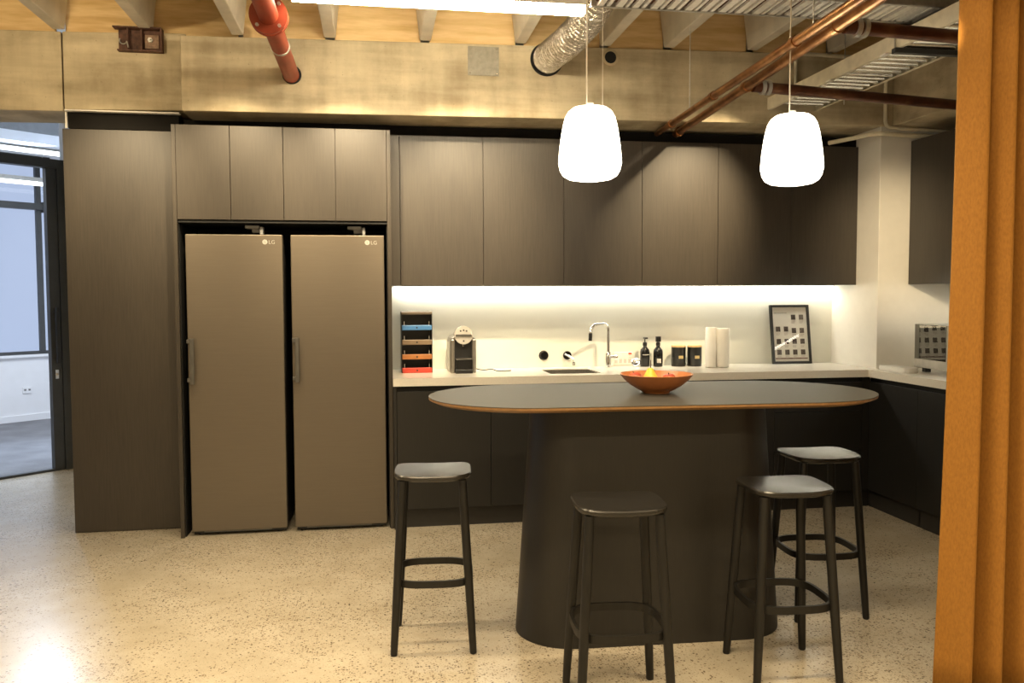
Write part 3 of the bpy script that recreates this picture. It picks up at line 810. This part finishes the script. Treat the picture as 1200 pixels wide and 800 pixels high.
# white rounded board lying in the corner
bm = bmesh.new()
def rrect(x0, x1, y0, y1, r, z, n=6):
    out = []
    for cx, cy, a0 in ((x1 - r, y1 - r, 0), (x0 + r, y1 - r, PI / 2), (x0 + r, y0 + r, PI), (x1 - r, y0 + r, 1.5 * PI)):
        for k in range(n + 1):
            a = a0 + PI / 2 * k / n; out.append((cx + r * math.cos(a), cy + r * math.sin(a), z))
    return out
loft(bm, [rrect(4.735, 4.847, -.355, -.02, .05, Z + .0005), rrect(4.73, 4.852, -.36, -.015, .055, Z + .012), rrect(4.735, 4.847, -.355, -.02, .05, Z + .034)])
solo('chopping_board', bm, 'paper', 'thick white rounded board lying flat beside the microwave', 'board', (4.84, -.18, Z), smooth=True)

# ------------------------------------------------------------------ island table
TZ = 1.09; tcx, tcy = 2.44, -1.86
def stadium(cx, cy, hl, r, z, n=24, p=2.0):
    out = []
    for s in (1, -1):
        for k in range(n + 1):
            a = -PI / 2 + PI * k / n
            out.append((cx + s * (hl + r * math.cos(a)), cy + s * r * math.sin(a), z))
    return out
t = Thing('island_table', 'long rounded bar table with grey top, ochre edge and black tapered base', 'table', (tcx, tcy, 0))
bm = bmesh.new(); loft(bm, [stadium(tcx, tcy, .575,   .456, TZ - .003), stadium(tcx, tcy, .575,   .456, TZ - .001), stadium(tcx, tcy, .575, .457, TZ)]); t.part('table_top', bm, 'lino')
bm = bmesh.new(); loft(bm, [stadium(tcx, tcy, .575, .425, TZ - .025), stadium(tcx, tcy, .575,   .456, TZ - .012), stadium(tcx, tcy, .575,   .456, TZ - .0031)]); t.part('table_edge', bm, 'ochre')
bm = bmesh.new()
rings = []
for k in range(9):
    f = k / 8; z = (TZ - .0255) * f
    r = .245 - .050 * f; hl = .375 - .022 * f
    rings.append(stadium(tcx - .02, tcy + .02, hl, r, z))
loft(bm, rings); t.part('pedestal_base', bm, 'island', smooth=True)
t.o.rotation_euler = (0, 0, math.radians(-2.2))

# fruit bowl
bx_, by_ = 2.453, -1.86
bm = bmesh.new(); h = TZ
lathe(bm, [(0, h), (.060, h), (.064, h + .006), (.085, h + .016), (.118, h + .036), (.148, h + .062), (.168, h + .086), (.165, h + .088), (.143, h + .066), (.112, h + .042), (.08, h + .024), (0, h + .018)], 56, c=(bx_, by_, 0))
solo('fruit_bowl', bm, 'terracotta', 'wide terracotta bowl holding fruit on the island table', 'bowl', (bx_, by_, h), smooth=True)
def fruit(name, label, cat, prof, mat, loc, tilt, az, stem):
    t = Thing(name, label, cat, loc)
    bm = bmesh.new(); lathe(bm, prof, 28)
    rt = Matrix.Rotation(az, 4, 'Z') @ Matrix.Rotation(tilt, 4, 'Y')
    bmesh.ops.transform(bm, matrix=Matrix.Translation(loc) @ rt, verts=bm.verts[:]); t.part('fruit_skin', bm, mat, smooth=True)
    bm = bmesh.new(); tube(bm, stem, .0022, 8)
    bmesh.ops.transform(bm, matrix=Matrix.Translation(loc) @ rt, verts=bm.verts[:]); t.part('stem', bm, 'stem', smooth=True)
applep = [(0, .005), (.010, .0), (.022, .004), (.031, .017), (.034, .031), (.030, .047), (.019, .057), (.009, .057), (0, .052)]
pearp = [(0, .003), (.015, 0), (.030, .008), (.038, .026), (.036, .046), (.025, .064), (.017, .080), (.012, .090), (0, .093)]
fruit('pear', 'yellow pear with upright stem in the terracotta bowl', 'pear', pearp, 'pear', (bx_ - .035, by_ - .02, h + .024), 0, 0, [(0, 0, .088), (.002, 0, .105), (.001, 0, .128)])
fruit('apple', 'red apple beside the pear in the terracotta bowl', 'apple', applep, 'apple', (bx_ - .086, by_ + .03, h + .034), .2, 2.6, [(0, 0, .050), (.003, 0, .064)])
fruit('apple', 'red apple lying alone, away from the pear in the bowl', 'apple', applep, 'apple', (bx_ + .065, by_ + .0, h + .027), -.15, .2, [(0, 0, .050), (.003, 0, .064)])

# ------------------------------------------------------------------ bar stools
def superell(a, b, n, z, seg=48):
    out = []
    for k in range(seg):
        t_ = 2 * PI * k / seg; c, s = math.cos(t_), math.sin(t_)
        out.append((math.copysign(abs(c) ** (2 / n), c) * a, math.copysign(abs(s) ** (2 / n), s) * b, z))
    return out
def make_stool():
    root = bpy.data.objects.new('bar_stool', None); COL.objects.link(root); root.empty_display_size = .05
    bm = bmesh.new()
    SA, SB = .170, .156
    def dish(a, b, z, sag):
        return [(x, y, z + sag * ((x / SA) ** 2) ) for x, y, _ in superell(a, b, 4.2, z)]
    loft(bm, [dish(SA * .90, SB * .90, .742, .006), dish(SA * .97, SB * .97, .746, .007), dish(SA, SB, .754, .008), dish(SA, SB, .762, .008), dish(SA * .975, SB * .975, .767, .008), dish(SA * .80, SB * .80, .766, .007), dish(SA * .45, SB * .45, .764, .006), dish(SA * .05, SB * .05, .763, 0)])
    mesh_obj('seat', bm, 'stool_seat', root, smooth=True)
    for sx in (-1, 1):
        for sy in (-1, 1):
            bm = bmesh.new()
            top = Vector((sx * .128, sy * .118, .745)); ft = Vector((sx * .170, sy * .166, .004))
            n = 6; tube(bm, [ft] + [ft.lerp(top, k / n) for k in range(1, n)] + [top], .018, 16, radii=[.0150] + [.0160 + .0028 * min(1, k / 3) for k in range(1, n)] + [.0175])
            leg = mesh_obj('leg', bm, 'stool', root, smooth=True)
            bm = bmesh.new(); lathe(bm, [(0, 0), (.012, 0), (.012, .006), (0, .006)], 14, c=(ft.x, ft.y, 0)); mesh_obj('glide', bm, 'rubber', leg)
    bm = bmesh.new()
    zr = .305
    def hoop(a, z): return superell(a, a - .004, 3.4, z, 56)
    o0, o1, i0, i1 = hoop(.174, zr - .015), hoop(.174, zr + .015), hoop(.162, zr - .015), hoop(.162, zr + .015)
    R = loft(bm, [o0, o1, i1, i0], cap=False)
    for k in range(56):
        j = (k + 1) % 56; bm.faces.new((R[3][k], R[3][j], R[0][j], R[0][k]))
    mesh_obj('footrest_hoop', bm, 'stool', root, smooth=True)
    return root
st = make_stool()
spots = [((1.424, -1.853), -5, 'black wooden bar stool standing alone between the fridges and the island'),
         ((2.068, -2.552), -4, 'black wooden bar stool in front of the island pedestal, brown sheen on its seat'),
         ((2.812, -2.392), -3, 'black wooden bar stool at the island corner, in front of another stool'),
         ((3.300, -1.790), -3, 'black wooden bar stool farthest from the fridges, partly behind another stool')]
for i, ((x, y), r, lab) in enumerate(spots):
    o = st if i == 0 else copy_tree(st)
    o.location = (x, y, 0); o.rotation_euler = (0, 0, math.radians(r))
    tag(o, lab, 'bar stool', 'black bar stools round the island')

# ------------------------------------------------------------------ pendants and linear lamp
pp = [(0, 0), (.060, .001), (.098, .008), (.122, .022), (.135, .044), (.1425, .076), (.1415, .10), (.137, .15), (.130, .20), (.122, .245), (.112, .282), (.098, .306), (.078, .321), (.05, .327), (0, .328)]
for x, y, z0, sc, lab in ((2.143, -1.84, 2.054, 1.0, 'glowing white pendant lamp hanging above the fruit bowl, nearer the fridges'),
                          (3.155, -1.765, 2.061, 1.02, 'glowing white pendant lamp hanging in front of the copper pipes, nearer the curtain')):
    t = Thing('pendant_lamp', lab, 'pendant lamp', (x, y, z0), 'white pendant lamps over the island')
    bm = bmesh.new(); lathe(bm, [(r * sc, z0 + q * sc) for r, q in pp], 48, c=(x, y, 0)); t.part('lamp_shade', bm, 'opal', smooth=True)
    zt = z0 + .3285 * sc
    bm = bmesh.new(); lathe(bm, [(0, zt), (.02, zt), (.016, zt + .016), (0, zt + .016)], 20, c=(x, y, 0)); t.part('cap', bm, 'paper', smooth=True)
    bm = bmesh.new(); tube(bm, [(x - .015, y, zt + .01), (x - .015, y, 3.61)], .0035, 8); t.part('cord', bm, 'cordwhite')
    if x < 3:
        bm = bmesh.new(); tube(bm, [(x + .058, y, zt - .01), (x + .058, y, 3.61)], .0016, 6); t.part('suspension_wire', bm, 'cordwhite')
t = Thing('linear_light', 'long glowing linear light under the ceiling ribs, in front of the concrete beam', 'light', (1.53, -1.2, 3.0))
t.bx('diffuser', (.79, 2.275, -1.232, -1.168, 3.002, 3.04), 'led', bevel=.004)
t.bx('housing', (.785, 2.28, -1.235, -1.165, 3.0405, 3.075), 'white', bevel=.002)
t.bx('end_cap', (2.2755, 2.281, -1.233, -1.167, 3.0, 3.0402), 'copper')
t.bx('end_cap', (.784, .7895, -1.233, -1.167, 3.0, 3.0402), 'copper')
bm = bmesh.new()
for x in (.95, 2.1): tube(bm, [(x, -1.2, 3.075), (x, -1.2, 3.615)], .002, 6)
t.part('suspension_wire', bm, 'galv')

# ------------------------------------------------------------------ services on the ceiling and beam
# red sprinkler main entering the beam
rx, rz = .672, 2.936
t = Thing('sprinkler_pipe', 'red sprinkler pipe with a bolted flange entering the concrete beam', 'pipe', (rx, -1, rz))
bm = bmesh.new(); tube(bm, [(rx, -.004, rz), (rx, -5.0, rz)], .050, 28); t.part('pipe_run', bm, 'red', smooth=True)
bm = bmesh.new(); lathe(bm, [(.0505, 0), (.060, 0), (.060, .004), (.0505, .004), (.0505, 0)], 32, 'Y', (rx + .004, -.0005, rz + .003)); t.part('gap_shade_ring', bm, 'shadow_gap')  # flat dark ring painting the shaded gap round the pipe
for yy in (-1.11, -1.15):
    bm = bmesh.new(); lathe(bm, [(.0502, 0), (.094, 0), (.094, .018), (.0502, .018), (.0502, 0)], 36, 'Y', (rx, yy, rz)); f_ = t.part('flange', bm, 'red')
    bm = bmesh.new()
    for k in range(4):
        a = 2 * PI * (k + .5) / 4; lathe(bm, [(0, 0), (.009, 0), (.009, .012), (0, .012)], 6, 'Y', (rx + .076 * math.cos(a), yy - .0185 if yy < -1.12 else yy + .0125, rz + .076 * math.sin(a)))
    t.part('flange_bolt', bm, 'galv', f_)
bm = bmesh.new(); lathe(bm, [(.0502, 0), (.054, 0), (.054, .02), (.0502, .02), (.0502, 0)], 32, 'Y', (rx, -.62, rz)); t.part('joint_ring', bm, 'galv')
# galvanised plate, rusty bracket, empty sleeve
t = Thing('cover_plate', 'grey square metal cover plate screwed to the concrete beam', 'plate', (1.90, -.002, 2.975))
t.bx('plate', (1.795, 2.0, -.007, -.0005, 2.978, 3.165), mk('dull_zinc_plate', (.27, .25, .20), .5, .3, var=.2, scale=30), bevel=.001)
bm = bmesh.new()
for x in (1.81, 1.985):
    for z in (2.992, 3.15): lathe(bm, [(0, 0), (.005, 0), (.004, .003), (0, .003)], 8, 'Y', (x, -.0072, z))
t.part('screw', bm, 'steel')
YY = .2
t = Thing('steel_bracket', 'rusty steel channel bracket bolted high on the concrete beam', 'bracket', (-.27, .18, 3.09))
bm = bmesh.new(); x0, x1, z0, z1 = -.405, -.135, 3.090, 3.236
box(bm, x0, x1, YY - .008, YY - .0005, z0, z1); box(bm, x0 - .02, x1, YY - .07, YY - .008, z1 - .008, z1); box(bm, x0, x1, YY - .05, YY - .008, z0, z0 + .008); box(bm, x1 - .008, x1, YY - .06, YY - .008, z0 + .008, z1 - .008)
t.part('channel', bm, 'rust')
bm = bmesh.new(); box(bm, -.345, -.338, YY - .055, YY - .008, z0 + .008, z1 - .008); box(bm, -.262, -.255, YY - .05, YY - .008, z0 + .008, z1 - .008); t.part('rib', bm, 'rust')
t.bx('bolt_plate', (-.245, -.160, YY - .02, YY - .008, 3.115, 3.200), mk('worn_steel_plate', (.26, .16, .10), .6, var=.4, scale=40))
bm = bmesh.new(); lathe(bm, [(0, 0), (.016, 0), (.016, .02), (.008, .02), (.008, .035), (0, .035)], 6, 'Y', (-.21, YY - .02, 3.165)); t.part('bolt', bm, 'galv')
bm = bmesh.new(); tube(bm, [(-.375 + .022 * math.cos(a), YY - .02, 3.16 + .022 * math.sin(a)) for a in [2.6 + k * .35 for k in range(11)]] + [(-.341, YY - .062, 3.14), (-.333, YY - .064, 3.105)], .004, 6); t.part('hook', bm, 'galv', smooth=True)
t = Thing('pipe_sleeve', 'empty round pipe sleeve cast into the concrete beam', 'sleeve', (2.757, -.001, 3.131))
bm = bmesh.new(); lathe(bm, [(.040, 0), (.056, 0), (.056, .005), (.040, .005), (.040, 0)], 32, 'Y', (2.757, -.0005, 3.131)); t.part('rim', bm, 'concrete')
bm = bmesh.new(); lathe(bm, [(0, 0), (.0398, 0), (.0398, .002), (0, .002)], 32, 'Y', (2.757, -.0004, 3.131)); t.part('bore_shade_disc', bm, 'shadow_gap')  # flat dark disc in place of the shaded inside of the hole
# flexible duct
path = smooth_path([(2.325, -.004, 3.105), (2.340, -.15, 3.105), (2.385, -.40, 3.115), (2.43, -.70, 3.16), (2.44, -1.1, 3.24), (2.44, -1.6, 3.31), (2.44, -2.6, 3.34)], 34)
rad = [.097 + .0024 * (1 if k % 4 < 2 else -1) + random.uniform(-.0012, .0012) for k in range(len(path))]
t = Thing('flexible_duct', 'silver crinkled flexible duct curving out of the concrete beam', 'duct', (2.325, 0, 3.1))
bm = bmesh.new(); tube(bm, path, .1, 28, radii=rad); t.part('duct_hose', bm, 'foil', smooth=False)
bm = bmesh.new(); lathe(bm, [(.098, 0), (.110, 0), (.110, .003), (.098, .003), (.098, 0)], 36, 'Y', (2.320, -.0005, 3.099)); t.part('hole_shade_ring', bm, 'shadow_gap')  # dark ring imitates the shade between duct and concrete

# copper pipes running to the wall
pz = 2.688
def ax(y): return 3.175 + (y - .26) * .043
def bxp(y): return 3.315 + (y - .26) * .067
for nm, fx, r_, cps, rods, lab in (
        ('a', ax, .021, (-.05, -.85, -1.9), (-.45, -2.1), 'thinner copper pipe running overhead to the wall cupboards, beside a thicker one'),
        ('b', bxp, .026, (.2, -1.09, -2.13), (), 'thicker copper pipe running overhead with branches toward the curtain')):
    t = Thing('copper_pipe', lab, 'pipe', (fx(-1), -1, pz))
    bm = bmesh.new(); tube(bm, [(fx(.26), .26, pz), (fx(-6), -6, pz)], r_, 18); t.part('pipe_run', bm, 'copper', smooth=True)
    bm = bmesh.new()
    for yy in cps: lathe(bm, [(r_ + .0002, 0), (r_ + .006, 0), (r_ + .006, .035), (r_ + .0002, .035), (r_ + .0002, 0)], 20, 'Y', (fx(yy), yy, pz))
    t.part('pipe_coupling', bm, 'copper')
    if rods:
        bm = bmesh.new()
        for yy in rods: tube(bm, [(fx(yy), yy, pz + .02), (fx(yy), yy, ZC - .005)], .003, 6)
        t.part('hanger_rod', bm, 'galv')
for yy, sl_, xe, lab in ((-1.114, .173, 4.815, 'lower brown branch pipe crossing overhead toward the column'), (-2.156, .107, 4.815, 'upper brown branch pipe crossing overhead just under the cable tray')):
    x0 = bxp(yy) + .034
    t = Thing('branch_pipe', lab, 'pipe', (4, yy, pz), 'brown branch pipes')
    bm = bmesh.new(); tube(bm, [(x0, yy, pz), (xe, yy + (xe - x0) * sl_, pz)], .030, 18); t.part('pipe_run', bm, 'brownpipe', smooth=True)
    bm = bmesh.new()
    for q in (.05, .085): lathe(bm, [(.0302, .0), (.041, .0), (.041, .020), (.0302, .020), (.0302, .0)], 20, 'X', (x0 + q, yy + (q + .01) * sl_, pz))
    t.part('pipe_clamp', bm, 'galv')

# cable trays
zt = 2.95; x0, x1, ya, yb = 2.24, 4.82, -1.735, -1.475
t = Thing('cable_tray', 'bright slatted cable tray running across the room above the copper pipes', 'cable tray', (3.5, -1.6, zt))
for y, nm in ((yb, 0), (ya, 1)):
    bm = bmesh.new(); box(bm, x0, x1, y - .003, y + .003, zt, zt + .075); box(bm, x0, x1, y - .015 if nm == 0 else y, y if nm == 0 else y + .015, zt - .003, zt)
    t.part('side_rail', bm, 'galv')
bm = bmesh.new(); x = x0 + .03
k = 0
while x < x1 - .05:
    wdt = (.030, .018, .036, .014)[k % 4]; box(bm, x, x + wdt, ya + .004, yb - .004, zt + .002, zt + .016); x += wdt + (.016, .028, .014, .022)[k % 4]; k += 1
t.part('tray_slats', bm, 'tray_metal')
bm = bmesh.new()
for j in range(9): tube(bm, [(x0 + .02, -1.708 + j * .0255, zt + .030), (x1 - .02, -1.708 + j * .0255, zt + .030)], .0125, 8)
t.part('cable', bm, 'rust')  # cables added across the width to darken the gaps between slats
bm = bmesh.new()
for x in (2.75, 3.43, 4.2):
    for y in (ya - .006, yb + .006): tube(bm, [(x, y, zt), (x, y, ZC - .005)], .003, 6)
t.part('hanger_rod', bm, 'galv')
zt = 2.82; xa, xb, y0, y1 = 3.88, 4.24, -2.6, -.012
t = Thing('cable_tray', 'ladder cable tray running toward the concrete beam near the column', 'cable tray', (4.24, -1.2, zt))
for x in (xa, xb):
    bm = bmesh.new(); s = 1 if x == xa else -1
    box(bm, x - .003, x + .003, y0, y1, zt, zt + .078); box(bm, min(x, x + s * .022), max(x, x + s * .022), y0, y1, zt - .003, zt); t.part('side_rail', bm, 'cream')
bm = bmesh.new(); y = y0 + .03; 
while y < y1 - .08:
    tube(bm, [(xa + .004, y, zt + .024), (xb - .004, y, zt + .024)], .021, 14); y += .078
t.part('rungs', bm, 'rung_metal', smooth=True)
bm = bmesh.new()
for j in range(11): tube(bm, [(xa + .03 + j * .031, y0 + .01, zt + .0615), (xa + .03 + j * .031, y1 - .03, zt + .0615)], .0148, 8)
t.part('cable', bm, 'black')  # black cables added so the gaps between rungs look dark
bm = bmesh.new(); box(bm, xa - .02, xb + .02, -1.50, -1.465, zt - .03, zt - .004); t.part('support_channel', bm, 'darkframe')
bm = bmesh.new()
for yy in (-.35, -1.48):
    for x in (xa - .012, xb + .012): tube(bm, [(x, yy, zt - .03), (x, yy, ZC - .005)], .004, 6)
t.part('hanger_rod', bm, 'galv')
bm = bmesh.new()
for yy in (-.40, -.85, -1.40): box(bm, xa - .014, xa + .012, yy, yy + .05, zt - .012, zt - .0035)
t.part('clip', bm, 'paper')
# cream conduits
bm = bmesh.new(); tube(bm, fillet([(4.757, -.03, 3.18), (4.757, -.03, 2.715), (5.3, -.03, 2.70)], .06, 6), .013, 12)
o = solo('conduit', bm, 'cream', 'cream conduit dropping from the beam and bending above the side cupboards', 'conduit', (4.69, -.03, 2.765), smooth=True)
bm = bmesh.new(); tube(bm, smooth_path([(4.50, .27, 2.655), (4.60, .12, 2.665), (4.70, -.03, 2.672), (4.95, -.03, 2.665), (5.3, -.03, 2.66)], 6), .016, 12)
solo('conduit', bm, 'cream', 'cream conduit wrapping round the head of the white column', 'conduit', (4.735, -.04, 2.71), smooth=True)
bm = bmesh.new(); tube(bm, [(4.12, -.04, 3.20), (4.82, -.04, 3.185)], .014, 12)
solo('conduit', bm, 'cream', 'cream conduit along the concrete beam behind the ladder tray', 'conduit', (4.3, -.06, 3.13), smooth=True)
bm = bmesh.new(); tube(bm, [(4.08, -.016, 2.95), (4.08, -.016, 3.22)], .012, 12)
solo('conduit', bm, 'cream', 'short upright cream conduit on the beam beside the pendant', 'conduit', (3.78, -.05, 2.8), smooth=True)

# ------------------------------------------------------------------ curtain
bm = bmesh.new()
n = 420; Lc = 1.5; xc0 = 3.316
def fold(s, f):
    ph = 2 * PI * s / .112 + 2.2
    amp = .054 + .010 * math.sin(s * 9.3)
    x = xc0 + s * .93 + .022 * math.sin(ph + 1.9) * (.7 + .3 * f) - .035 * (1 - f) ** 2 * max(0, 1 - s / .25) + .006 * math.sin(3 * f + 7 * s)
    y = -2.75 + amp * (math.sin(ph + .25 * math.sin(2.2 * f + s * 4)) + .25 * math.sin(2 * ph + .8)) * (1.12 - .28 * f)
    return x, y
rows = 24
rings = []
for r_ in range(rows + 1):
    f = r_ / rows; z = .015 + f * 3.55
    rings.append([(*fold(Lc * k / n, f), z) for k in range(n + 1)])
loft(bm, rings, cap=False, closed=False)
cur = solo('curtain', bm, 'mustard', 'floor length mustard velvet curtain hanging in soft folds beside the island', 'curtain', (4.0, -2.75, 0), smooth=False)
for p in cur.data.polygons: p.use_smooth = True
sm = cur.modifiers.new('thick', 'SOLIDIFY'); sm.thickness = .004

# ------------------------------------------------------------------ lights
WARM = (1.0, .785, .48)
def area(name, loc, rot, sx, sy, e, col):
    l = bpy.data.lights.new(name, 'AREA'); l.shape = 'RECTANGLE'; l.size = sx; l.size_y = sy; l.energy = e; l.color = col
    o = bpy.data.objects.new(name, l); COL.objects.link(o); o.location = loc; o.rotation_euler = rot; return o
def spot(name, loc, target, e, col, ang, blend, size=.03):
    l = bpy.data.lights.new(name, 'SPOT'); l.energy = e; l.color = col; l.spot_size = math.radians(ang); l.spot_blend = blend; l.shadow_soft_size = size
    o = bpy.data.objects.new(name, l); COL.objects.link(o); o.location = loc
    o.rotation_euler = (Vector(target) - Vector(loc)).to_track_quat('-Z', 'Y').to_euler(); return o
# area lights added as fill, overhead and in the room behind the camera
for x, y, e, sp in ((.2, -1.75, 26, 105), (.5, -3.1, 22, 115), (2.3, -3.2, 28, 115), (-2.0, -5.9, 18, 180), (.8, -5.9, 75, 180), (3.6, -5.9, 50, 180)):
    l = area('ceiling_fill', (x, y, 3.12), (0, 0, 0), 1.5, .12, e, WARM); l.data.spread = math.radians(sp)
# track spots washing the joinery
for x, y, tx_, tz_, e in ((-.5, -1.0, -.42, 1.98, 175), (.35, -1.0, .30, 1.93, 170), (.98, -1.0, 1.02, 1.93, 200), (1.75, -1.0, 1.72, 1.98, 240), (2.30, -1.0, 2.15, 2.1, 60), (3.72, -.9, 3.40, 2.05, 300)):
    spot('track_or_fill_spot', (x, y, 3.1), (tx_, .28, tz_), e, WARM, 46 if x > 3 else 54, 1)
spot('track_or_fill_spot', (-.75, -1.9, 3.1), (-.75, .2, 2.95), 60, WARM, 80, 1)  # extra soft spot, added to brighten the far end of the beam
spot('track_or_fill_spot', (2.9, -3.2, 2.60), (4.85, .02, 1.9), 360, WARM, 20, 1)  # unseen narrow spot added to lift the white column
# lamps of the glazed office, plus an added spot for the floor outside
l = area('office_lamp_or_fill', tuple(FM @ Vector((.7, 1.25, 2.98))), (0, 0, math.atan2(U.y, U.x)), 1.2, .12, 50, (.86, .90, 1.0))
spot('office_lamp_or_fill', tuple(FM @ Vector((.40, 1.25, 2.96))), (-1.3, -.6, 0), 210, (.60, .75, 1.0), 150, .4, .15)  # added blue spot, throws cool light through the glass onto the floor
l = area('office_lamp_or_fill', tuple(FM @ Vector((-1.8, 1.7, 3.2))), (0, 0, math.atan2(U.y, U.x)), 2.4, .12, 40, (.86, .90, 1.0))

w = bpy.data.worlds.new('World'); SC.world = w; w.use_nodes = True
w.node_tree.nodes['Background'].inputs[0].default_value = (.50, .56, .82, 1)
w.node_tree.nodes['Background'].inputs[1].default_value = .8

# ------------------------------------------------------------------ camera
cam = bpy.data.cameras.new('Camera'); co = bpy.data.objects.new('Camera', cam); COL.objects.link(co)
yaw, pitch, roll = .1602, .0538, -.0037
f0 = Vector((math.sin(yaw), math.cos(yaw), 0)); r0 = Vector((math.cos(yaw), -math.sin(yaw), 0)); u0 = Vector((0, 0, 1))
f1 = f0 * math.cos(pitch) - u0 * math.sin(pitch); u1 = u0 * math.cos(pitch) + f0 * math.sin(pitch)
r2 = r0 * math.cos(roll) + u1 * math.sin(roll); u2 = u1 * math.cos(roll) - r0 * math.sin(roll)
co.matrix_world = Matrix(((r2.x, u2.x, -f1.x, 1.1801), (r2.y, u2.y, -f1.y, -5.5763), (r2.z, u2.z, -f1.z, 1.536), (0, 0, 0, 1)))
cam.sensor_width = 36; cam.lens = 988.92 / 1200 * 36; cam.clip_start = .05
SC.camera = co

SC.view_settings.view_transform = 'Standard'; SC.view_settings.look = 'None'
SC.view_settings.exposure = .46; SC.view_settings.gamma = 1; SC.view_settings.use_curve_mapping = False
SC.cycles.use_denoising = True
SC.cycles.max_bounces = 8; SC.cycles.diffuse_bounces = 5; SC.cycles.glossy_bounces = 4; SC.cycles.transparent_max_bounces = 8
SC.cycles.sample_clamp_indirect = 6
